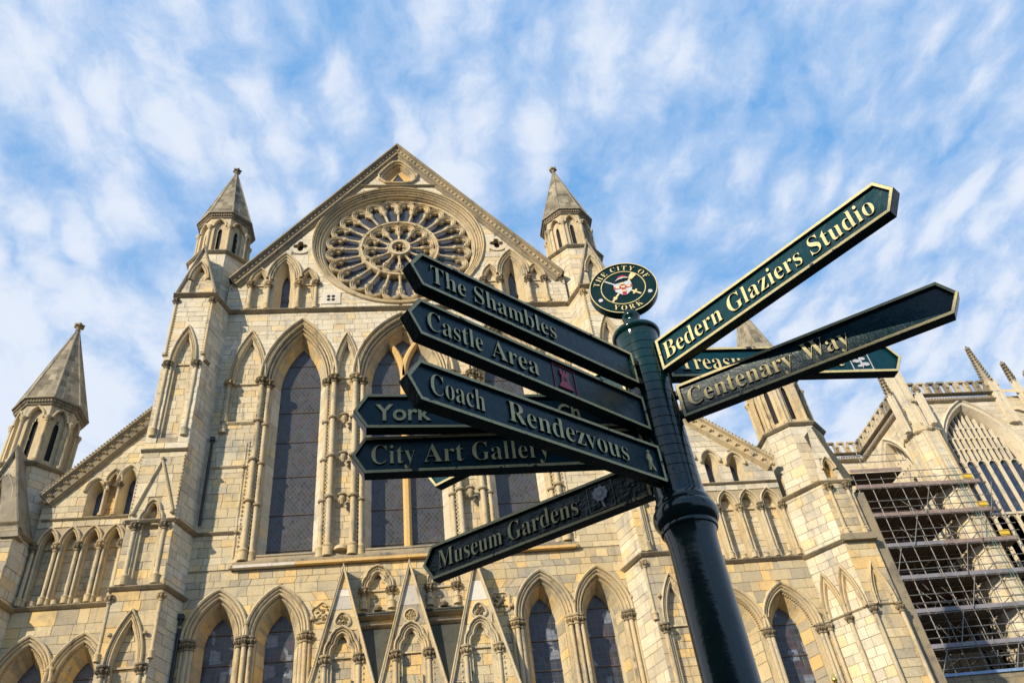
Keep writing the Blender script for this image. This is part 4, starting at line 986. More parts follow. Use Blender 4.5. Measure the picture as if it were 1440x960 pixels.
def battlement(Fx, u0, u1, z, par, n):
    string(Fx, u0, u1, z-.55, par, .3, .22, 'dirty'); string(Fx, u0, u1, z-.02, par, .22, .28, 'dirty')
    mb = MB(); q = int((u1-u0)/.2)
    for k in range(q): u = u0+(k+.5)*(u1-u0)/q; mb.lathe(Fx(u, z-.34, .10), (0, 0, -1), [(.07, -.05), (.06, .07), (.01, .12)], 6, (.6, .56, .5))
    mb.build('carved_cornice', 'mould', par, kind='stuff')
    p = (u1-u0)/n
    for k in range(n):
        c = u0+(k+.5)*p; mb = MB()
        def bb(a, b, za, zb_, t=.10, ww=.14): mb.box8([Fx(a, za, ww-t), Fx(b, za, ww-t), Fx(b, za, ww+t), Fx(a, za, ww+t), Fx(a, zb_, ww-t), Fx(b, zb_, ww-t), Fx(b, zb_, ww+t), Fx(a, zb_, ww+t)])
        for x in (-.29*p, .29*p): bb(c+x-.06, c+x+.06, z+.06, z+.82)
        bb(c-.35*p, c+.35*p, z+.82, z+.96, .14); bb(c-.36*p, c-.20*p, z+.66, z+.83, .085); bb(c+.20*p, c+.36*p, z+.66, z+.83, .085)
        bb(c+.35*p, c+.65*p, z+.44, z+.54, .12); bb(c+.46*p, c+.54*p, z+.06, z+.45, .08)
        mb.build('merlon', 'dirty' if R() < .5 else 'mould', par)
poly = [(33.9, 0), (43.5, 0), (43.5, 32.8), (33.9, 32.8)]; hs = perp_window(CS, 37.7, 2.66, 14, 27.85, 32.25, 6, C, [24.1, 19.6])
mb = MB(); plate(mb, CS, [poly, hs], -.03, .2); mb.build('choir_wall', 'mortar', C); ashlar(B2, CS, [poly, hs], 14, 32.6, mat='pale', style='pale', hc=.38, lb=.8); ashlar(B2, CS, [poly, hs], 0, 14, mat='pale', style='low', hc=.6, lb=1.2)
battlement(CS, 34.2, 41.0, 33.1, C, 9)
poly = [(0, 0), (7.4, 0), (7.4, 32.8), (0, 32.8)]; hw_ = perp_window(CW, 3.35, 1.72, 14, 28.7, 32.05, 4, C, [24.1])
mb = MB(); plate(mb, CW, [poly, hw_], -.03, .2); mb.build('choir_wall', 'mortar', C); ashlar(B2, CW, [poly, hw_], 14, 32.6, mat='pale', style='pale', hc=.38, lb=.7)
battlement(CW, 0.1, 7.0, 33.3, C, 9)
poly = [(18, 0), (33.9, 0), (33.9, 32.8), (18, 32.8)]
mb = MB(); plate(mb, CN, [poly], -.03, .6); mb.build('choir_wall', 'mortar', C); ashlar(B2, CN, [poly], 12, 32.6, mat='pale', style='mid', hc=.42, lb=1.0)
battlement(CN, 20, 33.7, 33.4, C, 17)
mb = MB(); mb.bx(20, 43.4, 51.2, 60, 0, 32.5); mb.bx(34.7, 43.4, 43.9, 51.2, 32.3, 32.9); mb.build('choir_roof', 'lead', C)
def pinnacle(x, y, r, z0, z1, zt, par, nm='pinnacle'):
    mb = MB(); s = r
    mb.bx(x-s, x+s, y-s, y+s, z0, z1); 
    for q in (-1, 1):
        mb.bx(x+q*s*.55-.05, x+q*s*.55+.05, y-s-.05, y-s, z0, z1-.1); mb.bx(x-s-.05, x-s, y+q*s*.55-.05, y+q*s*.55+.05, z0, z1-.1)
    o = mb.build(nm, 'pale', par); mb = MB()
    mb.lathe((x, y, z1), (0, 0, 1), [(s*1.5, -.02), (s*1.5, .1), (s*.8, .16), (s*.08, zt-z1)], 4); mb.build('spirelet', 'spire', o)
    mb = MB(); n = max(4, int((zt-z1)/.26))
    for k in range(n):
        f = (k+.4)/n; rr_ = s*.80*(1-f)+.04
        for j in range(4): t = pi/2*j+pi/4*0; mb.lathe((x+rr_*cos(t), y+rr_*sin(t), z1+.16+(zt-z1-.16)*f), (cos(t), sin(t), .5), [(.05, -.08), (.10, .07), (.02, .2)], 5, (.8, .76, .66))
    mb.lathe((x, y, zt-.05), (0, 0, 1), [(.03, -.15), (.12, -.02), (.05, .06), (.10, .14), (.01, .3)], 6)
    mb.build('crockets', 'spire', o, kind='stuff'); return o
def pier(x, y, r, zt, par):
    pts = [(x+r*sin(pi/8+j*pi/4), y-r*cos(pi/8+j*pi/4)) for j in range(8)]
    mb = MB()
    for j in range(8):
        (x0, y0), (x1, y1) = pts[j-1], pts[j]; Fx = Fr(x0, y0, x1-x0, y1-y0); w = hypot(x1-x0, y1-y0); pl = [(0, 0), (w, 0), (w, zt), (0, zt)]
        if Fx.ny < .3: plate(mb, Fx, [pl], -.03, 1); ashlar(B2, Fx, [pl], 14, zt, mat='pale', style='pale', hc=.45, lb=.6)
        for u in (.12, w-.12): mb2 = MB(); mb2.tube(Fx(u, 14, .02), Fx(u, zt-.1, .02), .045, 6); mb2.build('pier_shaft', 'mould', par)
    o = mb.build('pier', 'mortar', par)
    mb = MB(); mb.lathe((x, y, zt), (0, 0, 1), [(r*1.02, -.15), (r*1.12, -.05), (r*1.12, .04), (r*.4, .7), (r*.38, 1.0)], 8); mb.build('pier_cap', 'mould', par); return o
pier(33.6, 42.9, 1.18, 29.6, C); pier(42.7, 42.9, 1.18, 29.6, C)
pinnacle(33.85, 43.1, .44, 30.0, 37.2, 40.4, C); pinnacle(32.25, 42.2, .16, 29.6, 32.6, 34.4, C); pinnacle(34.1, 41.9, .17, 30.0, 32.5, 33.0, C)
pinnacle(40.75, 43.1, .36, 30.5, 34.1, 37.3, C); pinnacle(42.25, 42.6, .17, 29.9, 33.7, 35.4, C); pinnacle(42.9, 42.0, .19, 29.6, 32.6, 34.0, C)
for (x0, y0, x1, y1, z) in ((32.25, 42.2, 33.5, 43, 31.4), (34.1, 41.9, 33.95, 42.7, 32.0), (42.2, 42.4, 41.1, 43, 32.7), (42.2, 42.4, 41.2, 43, 31.2), (32.25, 42.2, 33.5, 43, 30.4)):
    mb = MB(); N = 6
    for k in range(N):
        f0, f1 = k/N, (k+1)/N; za_, zb_ = z+.5*sin(f0*pi/2), z+.5*sin(f1*pi/2)
        mb.box8([(x0+(x1-x0)*f0-.08, y0+(y1-y0)*f0, za_-.12), (x0+(x1-x0)*f0+.08, y0+(y1-y0)*f0, za_-.12), (x0+(x1-x0)*f1+.08, y0+(y1-y0)*f1, zb_-.12), (x0+(x1-x0)*f1-.08, y0+(y1-y0)*f1, zb_-.12),
                 (x0+(x1-x0)*f0-.08, y0+(y1-y0)*f0, za_+.1), (x0+(x1-x0)*f0+.08, y0+(y1-y0)*f0, za_+.1), (x0+(x1-x0)*f1+.08, y0+(y1-y0)*f1, zb_+.1), (x0+(x1-x0)*f1-.08, y0+(y1-y0)*f1, zb_+.1)])
    mb.build('flying_strut', 'mould', C)
# low chapel wall with a lead covered top in front of the scaffold
LW = Fr(0, 38.2, 1, 0); pl = [(24.3, 0), (44, 0), (44, 13.2), (24.3, 13.2)]
mb = MB(); plate(mb, LW, [pl], -.03, 1); mb.build('chapel_wall', 'mortar', C); ashlar(B2, LW, [pl], 6, 13.2, mat='dirty', style='pale', hc=.42, lb=1.0)
mb = MB(); mb.box8([(24.1, 38.12, 13.12), (44, 38.12, 13.12), (44, 41, 13.9), (24.1, 41, 13.9), (24.1, 38.14, 13.26), (44, 38.14, 13.26), (44, 41, 14.1), (24.1, 41, 14.1)]); mb.build('lead_capping', 'tubeb', C)
emit_blocks(B2, C)

# ------------------------------------------------------------------ scaffold
S = thing('scaffold', 'tall steel tube scaffold with plank decks and pinkish toe boards rising beside the choir', 'scaffold')
ZL = [25.32, 23.38, 21.42, 19.46, 17.52, 15.58, 13.95]
XR = [34.8, 34.8, 35.2, 36.2, 37.2, 38.2, 39.2]
bd = MB(); bd.bx(0, 3.9, 0, .225, 0, .038); proto = bd.build('deck_board', 'wood', S)
first = True
def board(x, y, z, sx=1.0):
    global first
    if first: proto.location = (x, y, z); proto.scale = (sx, 1, 1); first = False
    else: o = dup(proto, S, (x, y, z+R()*.006)); o.scale = (sx, 1, 1)
for i, z in enumerate(ZL):
    y = 41.55; j = 0
    while y < 49.6:
        xs = 26.7; xe = XR[i] if y < 42.5 else 32.4
        k = 0
        if y < 42.5 or i < 5:
            while xs < xe-.3:
                L = min(3.9, xe-xs); board(xs, y, z, L/3.92); xs += 3.92
        y += .24 if y < 43 else .26; j += 1
def tube(p, q, name, mat='tube', r=.0245): mb = MB(); mb.tube(p, q, r, 6); return mb.build(name, mat, S, True)
XS = [27.6, 29.5, 31.15, 32.75, 34.95, 36.9, 38.8]
for x in XS:
    zt_ = 27.0 if x < 31 else (26.3 if x < 35.5 else 20.5)
    tube((x, 41.45, 0), (x+(R()-.5)*.08, 41.45, zt_), 'standard')
for x in XS[:4]:
    for y in (42.74, 45.4, 48.2): tube((x-.1, y, 0), (x-.1, y, 26.2), 'standard')
for x in (26.75, 28.55, 30.3, 32.0, 33.9): tube((x, 41.5, 12), (x+(R()-.5)*.1, 41.5, 25.6+R()*.7), 'standard', 'tube', .02)
for k in range(16):
    x, z = 26.8+R()*7, 14+R()*10; tube((x, 41.46, z), (x+(R()-.4)*1.6, 42.7, z+1.9), 'brace', 'tube', .02)
for x in (34.0, 35.9, 37.8, 28.5, 30.3, 32.0): tube((x, 42.74, 12), (x, 42.74, 25.9 if x < 35 else 20.2), 'standard')
tube((34.6, 42.4, 13), (34.6, 42.4, 26.6), 'ladder_stile', 'tubeb', .035); tube((34.25, 42.4, 13), (34.25, 42.4, 26.2), 'ladder_stile', 'tubeb', .035)
for z in [14+.45*k for k in range(26)]: tube((34.25, 42.4, z), (34.6, 42.4, z), 'ladder_rung', 'tubeb', .015)
for i, z in enumerate(ZL):
    xr = XR[i]+.25; xl = 26.45
    tube((xl, 41.42, z-.09), (xr, 41.42, z-.07), 'ledger'); tube((xl, 42.72, z-.09), (xr, 42.72, z-.09), 'ledger')
    for g in (.52, .98): tube((xl+R()*.2, 41.40, z+g), (xr, 41.40, z+g+.03), 'guard_rail')
    for g in (.5, 1.0): tube((xl, 42.8, z+g), (xr, 42.8, z+g), 'guard_rail')
    for q in range(3): tube((28+2.6*q+R(), 42.9, z+.05), (28.9+2.6*q+R(), 42.9, z+1.8), 'brace')
    for q in range(3):
        ux = 27+R()*6; mb = MB(); mb.bx(ux, ux+.5+R()*.8, 42.0, 42.4, z+.04, z+.2+R()*.25); mb.build('stacked_materials', ('wood', 'toe2', 'dirty')[q], S)
    for y in (45.4, 48.2): tube((xl, y, z-.1), (32.4, y, z-.1), 'ledger')
    xx = 26.9
    while xx < XR[i]: 
        tube((xx, 41.3, z-.05), (xx, 49.4 if xx < 32.3 else 42.8, z-.05), 'transom', 'tube', .022); xx += 1.15+R()*.2
    xs = 26.66
    while xs < XR[i]-.2:
        L = min(3.9, XR[i]-xs); mb = MB(); mb.bx(xs, xs+L-.03, 41.47+R()*.02, 41.51+R()*.01, z+.02, z+.245); mb.build('toe_board', 'toe' if (R() < .65 if i < 2 else R() < .25) else 'toe2', S); xs += L
    mb = MB(); mb.bx(XR[i]-.1, XR[i]-.06, 41.5, 42.7, z+.03, z+.24); mb.build('toe_board', 'toe2', S)
    if i:
        b = XS[(i*2) % 3]; tube((b-.9, 41.38, z+.05), (b+.1, 41.38, ZL[i-1]-.1), 'brace'); tube((b+3.3, 41.38, z+.05), (b+4.2, 41.38, ZL[i-1]-.1), 'brace')
    mb = MB(); mb.bx(XR[i]-.9, XR[i]-.25, 41.62, 41.64, z+.35, z+.72); mb.build('yellow_tag', 'yellow', S)
    for x in XS:
        if x < xr:
            mb = MB(); mb.bx(x-.05, x+.05, 41.36, 41.52, z-.14, z-.03); mb.build('coupler', 'bar', S)
z = 26.45
mb = MB(); mb.bx(26.7, 30.1, 41.47, 41.51, z, z+.2); mb.build('toe_board', 'toe', S)
for k in range(6): board(26.7, 41.6+.24*k, z-.04, .87)
for g in (.6, 1.1): tube((26.5, 41.4, z+g), (30.6, 41.4, z+g+.04), 'guard_rail')
for x in (27.6, 29.5): tube((x, 41.43, 26), (x, 41.43, z+1.6), 'standard')
tube((33.2, 41.36, 27.0), (33.5, 41.3, 13.5), 'hoist_rope', 'netting', .014); tube((33.35, 41.36, 27.0), (33.7, 41.3, 13.5), 'hoist_rope', 'netting', .014)

# ------------------------------------------------------------------ lettering helper (built-in font only)
def serif(t): return ''.join(chr(0x1D400+ord(c)-65) if 'A' <= c <= 'Z' else chr(0x1D41A+ord(c)-97) if 'a' <= c <= 'z' else c for c in t)
_tc = {}
def glyphs(body):
    if body in _tc: return _tc[body]
    cu = bpy.data.curves.new('tmp', 'FONT'); cu.body = body; cu.extrude = .5; cu.resolution_u = 4; cu.offset = -.011 if ord(body[0]) > 999 else .018
    o = bpy.data.objects.new('tmp', cu); COL.objects.link(o); bpy.context.view_layer.update()
    me = bpy.data.meshes.new_from_object(o.evaluated_get(bpy.context.evaluated_depsgraph_get()))
    v = [tuple(x.co) for x in me.vertices]; f = [(tuple(p.vertices), p.normal.z > .5) for p in me.polygons]
    bpy.data.objects.remove(o); bpy.data.meshes.remove(me); bpy.data.curves.remove(cu)
    _tc[body] = (v, f); return v, f
def bbx(v): xs = [p[0] for p in v]; ys = [p[1] for p in v]; return min(xs), max(xs), min(ys), max(ys)
HSER = bbx(glyphs(serif('H'))[0])[3]; HSAN = bbx(glyphs('H')[0])[3]
def word(Fx, body, u0, u1, base, cap, w0, w1, par, mats=('goldt', 'paint'), sans=False, name='lettering'):
    v, f = glyphs(body if sans else serif(body)); x0, x1, y0, y1 = bbx(v); sy = cap/(HSAN if sans else HSER); sx = (u1-u0)/(x1-x0)
    mb = MB(); b = [Fx(u0+(p[0]-x0)*sx, base+p[1]*sy, w0+(p[2]+.5)*(w1-w0)) for p in v]; mb.v = b
    for idx, front in f: mb.f.append(idx); mb.c.append((1, 1, 1)); mb.mi.append(0 if front else 1)
    o = mb.build(name, list(mats), par, shift=b[0]); return o

# ------------------------------------------------------------------ signpost
SP = thing('fingerpost', 'dark green cast iron fingerpost with gold lettered arms pointing many ways', 'signpost')
US = 2.6; PX, PY_ = .3602*US, .9529*US
FWd = .0138; RC_ = .0115
HH = .0579*US; TT = .0174*US/2; TIP = .0177*US
def Zp(z): return CAMZ+z*US
mb = MB()
mb.lathe((PX, PY_, 0), (0, 0, 1), [(.19, 0), (.19, .12), (.16, .16), (.15, .75), (.17, .80), (.13, .86), (.10, .95), (.092, 1.6), (.0865, 2.3), (.0835, 2.80), (.0845, 2.845), (.087, 2.868), (.0915, 2.884)], 48); mb.build('post_shaft', 'paintp', SP, True)
mb = MB(); mb.lathe((PX, PY_, 0), (0, 0, 1), [(.0905, 2.882), (.0965, 2.886), (.0985, 2.893), (.0965, 2.901), (.0945, 2.905), (.1035, 2.912), (.111, 2.926), (.1135, 2.943), (.111, 2.960), (.103, 2.972), (.0965, 2.976), (.0985, 2.984), (.0975, 2.993), (.092, 2.999), (.0885, 3.015), (.0865, 3.04), (.0855, 3.07)], 48); mb.build('post_collar', 'paintp', SP, True)
nb = 16; z0 = 3.07; pitch = (3.725-3.07)/nb
for k in range(nb):
    mb = MB(); a = z0+k*pitch; b_ = a+pitch
    mb.lathe((PX, PY_, 0), (0, 0, 1), [(.080, a), (.080, a+.0015), (.0849, a+.0016), (.0853, (a+b_)/2), (.0849, b_-.0016), (.080, b_-.0015)], 64); o = mb.build('post_ring', 'paintp', SP, True)
    t = -1.9+(k*2.399) % 2.4; mb = MB(); x, y = PX+.0846*cos(t), PY_+.0846*sin(t); mb.lathe((x, y, (a+b_)/2), (cos(t), sin(t), 0), [(.0055, -.01), (.0055, .0012)], 8); mb.build('screw_hole', 'black', o)
mb = MB(); mb.lathe((PX, PY_, 0), (0, 0, 1), [(.0848, 3.725), (.0852, 3.752), (.087, 3.758), (.094, 3.762), (.0985, 3.770), (.0985, 3.778), (.095, 3.785), (.086, 3.790), (.07, 3.797), (.048, 3.808), (.034, 3.825), (.030, 3.85), (.030, 3.862), (.037, 3.874), (.0385, 3.886), (.034, 3.899), (.022, 3.907)], 48); mb.build('post_cap', 'paintp', SP, True)
def arm(name_lbl, phi, z, r1, r2, off, words, front=None):
    d = (cos(radians(phi)), sin(radians(phi))); n = (d[1], -d[0]); sg = 1
    if n[0]*PX+n[1]*PY_ > 0: sg = -1
    A = Fr(PX, PY_, sg*d[0], sg*d[1]); A = Fr(PX+A.nx*off*US, PY_+A.ny*off*US, A.rx, A.ry)
    zc = Zp(z); r1, r2 = r1*US, r2*US
    def out(n_):
        pts = [(r1+n_, -HH/2+n_), (r2-n_*.45, -HH/2+n_), (r2+TIP-n_*1.15, 0), (r2-n_*.45, HH/2-n_), (r1+n_, HH/2-n_)]
        if sg < 0: pts = [(-u, v) for u, v in pts][::-1]
        return [(u, zc+v) for u, v in pts]
    pass
    mb = MB(); 
    def ring(a, wa, b, wb, m, cl=True):
        mb.m = m; mb.grid([[A(u, v, wa) for u, v in out(a)], [A(u, v, wb) for u, v in out(b)]], True)
    for s_ in (1, -1):
        ring(0, 0, 0, s_*(TT-.002), 0); ring(0, s_*(TT-.002), .0018, s_*TT, 0)
        ring(.0018, s_*TT, FWd-.001, s_*TT, 1); ring(FWd-.001, s_*TT, FWd, s_*(TT-.001), 0); ring(FWd, s_*(TT-.001), FWd+.001, s_*(TT-RC_), 0)
    fb = mb.build('fingerboard', ['paint', 'gold'], SP, shift=A(sg*r1, zc, 0)); fb['label'] = name_lbl
    for s_ in (1, -1):
        mb = MB(); mb.face([A(u, v, s_*(TT-RC_)) for u, v in out(FWd)]); mb.build('panel', 'paintg' if 'Museum' in name_lbl else 'paintf', fb, shift=A(sg*r1, zc, 0)).matrix_parent_inverse = fb.matrix_world.inverted() if False else Matrix.Translation(-Vector(A(sg*r1, zc, 0)))
    # brackets to the post
    mb = MB(); 
    for q in (-1, 1): mb.box8([A(sg*.03, zc+q*.045-.012, -.014), A(sg*(r1+.004), zc+q*.045-.012, -.014), A(sg*(r1+.004), zc+q*.045-.012, .014), A(sg*.03, zc+q*.045-.012, .014), A(sg*.03, zc+q*.045+.012, -.014), A(sg*(r1+.004), zc+q*.045+.012, -.014), A(sg*(r1+.004), zc+q*.045+.012, .014), A(sg*.03, zc+q*.045+.012, .014)])
    inv = Matrix.Translation(-Vector(A(sg*r1, zc, 0)))
    mb.build('bracket', 'paint', fb).matrix_parent_inverse = inv
    for wd in words:
        body, a, b = wd[0], wd[1]*US, wd[2]*US; sans = len(wd) > 3
        u0, u1 = (a, b) if sg > 0 else (-a, -b)
        word(A, body, u0, u1, zc-HH*(.235 if not sans else .25), HH*(.50 if not sans else .46), TT-RC_-.001, TT-.0045, fb, sans=sans, mats=('goldt', 'paint')).matrix_parent_inverse = inv
    return A, fb, zc, sg, inv
def poly3(A, pts, w0, w1, mat, fb, inv, name):
    mb = MB(); mb.face([A(u, v, w1) for u, v in pts])
    for i in range(len(pts)): (a, b), (c, d) = pts[i-1], pts[i]; mb.face([A(a, b, w0), A(c, d, w0), A(c, d, w1), A(a, b, w1)])
    o = mb.build(name, mat, fb); o.matrix_parent_inverse = inv; return o
def frame_box(A, u0, u1, v0, v1, t, w0, w1, mat, fb, inv):
    for (a, b, c, d) in ((u0, u1, v0, v0+t), (u0, u1, v1-t, v1), (u0, u0+t, v0+t, v1-t), (u1-t, u1, v0+t, v1-t)):
        poly3(A, [(a, c), (b, c), (b, d), (a, d)], w0, w1, mat, fb, inv, 'icon_border')
wf0, wf1 = TT-RC_, TT-RC_+.0035
arm('arm reading The Shambles', 214.0, .7374+.004, .0454, .4187, .008, [('The Shambles', .404, .199)])
A, fb, zc, sg, inv = arm('arm reading Castle Area with red castle emblem', 214.0, .6685, .0350, .4186, .000, [('Castle', .407, .325), ('Area', .312, .235)])
u0, u1 = -.208*US, -.169*US; frame_box(A, u0, u1, zc-.056, zc+.056, .0022, wf0, wf1, 'red', fb, inv); uc = (u0+u1)/2
poly3(A, [(uc+x*.034, zc+y*.040) for x, y in ((-1, -1), (1, -1), (.55, -.35), (.45, .35), (.62, .45), (.62, .95), (.3, .95), (.3, .7), (.12, .7), (.12, .95), (-.12, .95), (-.12, .7), (-.3, .7), (-.3, .95), (-.62, .95), (-.62, .45), (-.45, .35), (-.55, -.35))], wf0, wf1+.002, 'red', fb, inv, 'castle_emblem')
poly3(A, [(uc-.007, zc-.008), (uc+.007, zc-.008), (uc+.007, zc+.008), (uc-.007, zc+.008)], wf1, wf1+.003, 'paint', fb, inv, 'castle_window')
A, fb, zc, sg, inv = arm('arm reading Coach Rendezvous with walking figure', 211.8, .5763+.003, .0380, .4168, .0085, [('Coach', .402, .328), ('Rendezvous', .294, .101)])
uc = -.062*US; K = lambda pts, nm: poly3(A, [(uc+x*.001, zc+y*.001) for x, y in pts], wf0, wf1+.004, 'goldt', fb, inv, nm)
K([(-5, 36), (-1, 41), (4, 41), (8, 36), (4, 31), (-1, 31)], 'figure_head'); K([(-4, 27), (6, 28), (14, 10), (8, -8), (-4, -8), (-13, 6), (-8, 10)], 'figure_body'); K([(-4, -8), (2, -8), (-2, -40), (-12, -40), (-11, -37), (-6, -36)], 'figure_leg'); K([(2, -8), (8, -8), (22, -36), (18, -40), (12, -36)], 'figure_leg')
A, fb, zc, sg, inv = arm('arm reading Museum Gardens with silver flower emblem', 144.3, .5966, .0380, .4092, -.012, [('Museum', .398, .282), ('Gardens', .271, .152)])
u0, u1 = -.135*US, -.094*US; frame_box(A, u0, u1, zc-.052, zc+.054, .0016, wf0, wf1, 'white', fb, inv); uc = (u0+u1)/2
for k in range(9):
    t = 2*pi*k/9; poly3(A, [(uc+.023*cos(t)+.0092*cos(j*pi/4), zc+.014+.023*sin(t)+.0092*sin(j*pi/4)) for j in range(8)], wf0, wf1+.002+.0004*(k % 3), 'white', fb, inv, 'petal')
poly3(A, [(uc+.013*cos(j*pi/4), zc+.014+.013*sin(j*pi/4)) for j in range(8)], wf0, wf1+.004, 'white', fb, inv, 'flower_centre'); poly3(A, [(uc-.003, zc-.012), (uc+.004, zc-.012), (uc+.013, zc-.044), (uc+.004, zc-.046)], wf0, wf1, 'white', fb, inv, 'stalk')
arm('arm reading Bedern Glaziers Studio', -52.8, .7701, .0340, .4076, -.0005, [('Bedern Glaziers Studio', .044, .394)])
arm('arm reading Centenary Way with worn gold edge', -33.1, .6925, .0360, .4091, -.008, [('Centenary', .049, .203), ('Way', .217, .281)])
arm('arm starting with the word York', 183.7, .688, .0343, .4172, -.0013, [('York', .405, .329, 1), ('Ch', .150, .118, 1)])
arm('arm reading City Art Gallery', 181.0, .628, .0343, .4192, .0007, [('City', .41, .352), ('Art', .341, .287), ('Gallery', .275, .169)])
A, fb, zc, sg, inv = arm("arm reading Treasurer's House with leaf emblem", 1.1, .7860, .0400, .4137, -.012, [("Treasurer's House", .060, .330)])
u0, u1 = .343*US, .377*US; frame_box(A, u0, u1, zc-.056, zc+.035, .002, wf0, wf1, 'white', fb, inv); uc = (u0+u1)/2
for (x, y, a_, b_) in ((-.02, .0, .016, .009), (.012, .012, .012, .008), (.016, -.018, .017, .010), (-.012, -.026, .010, .006), (0, -.006, .004, .03)):
    poly3(A, [(uc+x+a_*cos(j*pi/4), zc-.01+y+b_*sin(j*pi/4)) for j in range(8)], wf0, wf1+.001+R()*.001, 'white', fb, inv, 'leaf')
arm('arm pointing away behind the City Art Gallery arm', 139.2, .7734, .0343, .4124, 0.0, [])
# roundel
DR = .0562*US; ph = radians(-14.26); dr = (cos(ph), sin(ph)); D0 = Fr(PX, PY_, dr[0], dr[1]); DZ = Zp(.9384); DT = .022
mb = MB(); o3 = D0(0, DZ, -DT); mb.lathe(o3, (D0.nx, D0.ny, 0), [(DR-.004, 0), (DR, .004), (DR, 2*DT-.004), (DR-.002, 2*DT), (DR-.005, 2*DT), (DR-.0055, 2*DT-.004)], 64); rd = mb.build('roundel', 'paint', SP, True)
rd['label'] = 'round city crest disc on top of the post'
inv0 = Matrix.Identity(4)
def ringd(r0, r1, w0, w1, nm, mat='goldt'):
    mb = MB(); g = lambda n: [(n*cos(t), DZ+n*sin(t)) for t in [2*pi*k/64 for k in range(64)]]
    sweep(mb, D0, g, [(r0, w0), (r0, w1), (r1, w1), (r1, w0)], True); return mb.build(nm, mat, rd)
wd0 = DT-.004
ringd(DR-.005, DR-.0015, wd0, DT+.0006, 'gold_rim'); ringd(.0925, .0960, wd0, DT-.0005, 'gold_ring')
def arc_text(body, r, cap, cen, span, top=True):
    chars = [c for c in body]; ws = []
    for c in chars: ws.append(.35 if c == ' ' else (bbx(glyphs(serif(c))[0])[1]-bbx(glyphs(serif(c))[0])[0])*1.0+.16)
    tot = sum(ws); a = cen+span/2 if top else cen-span/2; sc = cap/HSER
    mb = MB()
    for c, w in zip(chars, ws):
        da = span*w/tot; m = a-da/2 if top else a+da/2; a = a-da if top else a+da
        if c == ' ': continue
        v, f = glyphs(serif(c)); x0, x1, _, _ = bbx(v); kx = span*r/tot
        b = len(mb.v)
        for p in v:
            lx, ly = (p[0]-(x0+x1)/2)*kx, p[1]*sc
            if top: u, q = (r+ly)*cos(m)+lx*sin(m), (r+ly)*sin(m)-lx*cos(m)
            else: rr_ = r+cap-ly; u, q = rr_*cos(m)-lx*sin(m), rr_*sin(m)+lx*cos(m)
            mb.v.append(D0(u, DZ+q, wd0+(p[2]+.5)*(DT-.0005-wd0)))
        for idx, fr_ in f: mb.f.append(tuple(i+b for i in idx)); mb.c.append((1, 1, 1)); mb.mi.append(0 if fr_ else 1)
    mb.build('lettering', ['goldt', 'paint'], rd)
arc_text('THE CITY OF', .1035, .0255, radians(90), radians(150)); arc_text('YORK', .1035, .0255, radians(270), radians(66), False)
def dp(pts, w1, mat, nm, w0=None): return poly3(D0, [(u, DZ+v) for u, v in pts], wd0 if w0 is None else w0, w1, mat, rd, inv0, nm)
def rot(pts, a, cx=0, cy=0): return [(cx+x*cos(a)-y*sin(a), cy+x*sin(a)+y*cos(a)) for x, y in pts]
# mace and sword crossed behind the shield
dp(rot([(-.088, -.0035), (.03, -.0035), (.03, .0035), (-.088, .0035), (-.092, 0)], radians(-38), 0, 0), DT-.0012, 'white', 'sword_blade')
dp(rot([(.03, -.004), (.085, -.004), (.085, .004), (.03, .004)], radians(-38)), DT-.001, 'goldt', 'sword_hilt'); dp(rot([(.052, -.014), (.060, -.014), (.060, .014), (.052, .014)], radians(-38)), DT-.0006, 'goldt', 'sword_guard')
dp(rot([(-.09, -.004), (.06, -.004), (.06, .004), (-.09, .004)], radians(50)), DT-.0016, 'goldt', 'mace_shaft'); dp(rot([(.058, -.009), (.088, -.013), (.094, -.008), (.094, .008), (.088, .013), (.058, .009)], radians(50)), DT-.0004, 'goldt', 'mace_head')
dp(rot([(-.075, -.008), (-.062, -.008), (-.062, .008), (-.075, .008)], radians(50)), DT-.0006, 'goldt', 'mace_knop')
SHp = [(-.036, .030), (-.030, .026), (.030, .034), (.037, .030), (.040, .0), (.032, -.024), (.010, -.043), (0, -.046), (-.012, -.040), (-.034, -.020), (-.040, .004)]
dp(SHp, DT+.0004, 'white', 'shield'); 
dp([(-.0085, .029), (.0085, .031), (.0085, -.042), (0, -.045), (-.0085, -.041)], DT+.0011, 'red', 'cross_bar', DT); dp([(-.039, -.006), (.038, -.006), (.039, .009), (-.039, .009)], DT+.0016, 'red', 'cross_bar', DT)
for (x, y) in ((0, .021), (0, .001), (-.024, .001), (.024, .001), (0, -.022)):
    dp([(x-.0085, y-.003), (x-.003, y-.0055), (x+.006, y-.006), (x+.009, y-.001), (x+.006, y+.003), (x+.008, y+.007), (x+.001, y+.006), (x-.006, y+.007), (x-.009, y+.002)], DT+.003, 'goldt', 'lion', DT)
dp([(-.030, .042), (-.012, .050), (.014, .054), (.030, .050), (.028, .056), (.006, .062), (-.014, .056)], DT+.0008, 'white', 'cap_brim'); dp([(-.016, .057), (.004, .063), (.024, .058), (.020, .066), (.004, .071), (-.010, .067)], DT+.0004, 'red', 'cap')
for a_ in (radians(205), radians(-25)):
    x, y = .117*cos(a_), .117*sin(a_); dp([(x+.0105*cos(j*pi/5)*(1 if j % 2 else .86), y+.0105*sin(j*pi/5)*(1 if j % 2 else .86)) for j in range(10)], DT-.0002, 'white', 'rosette')

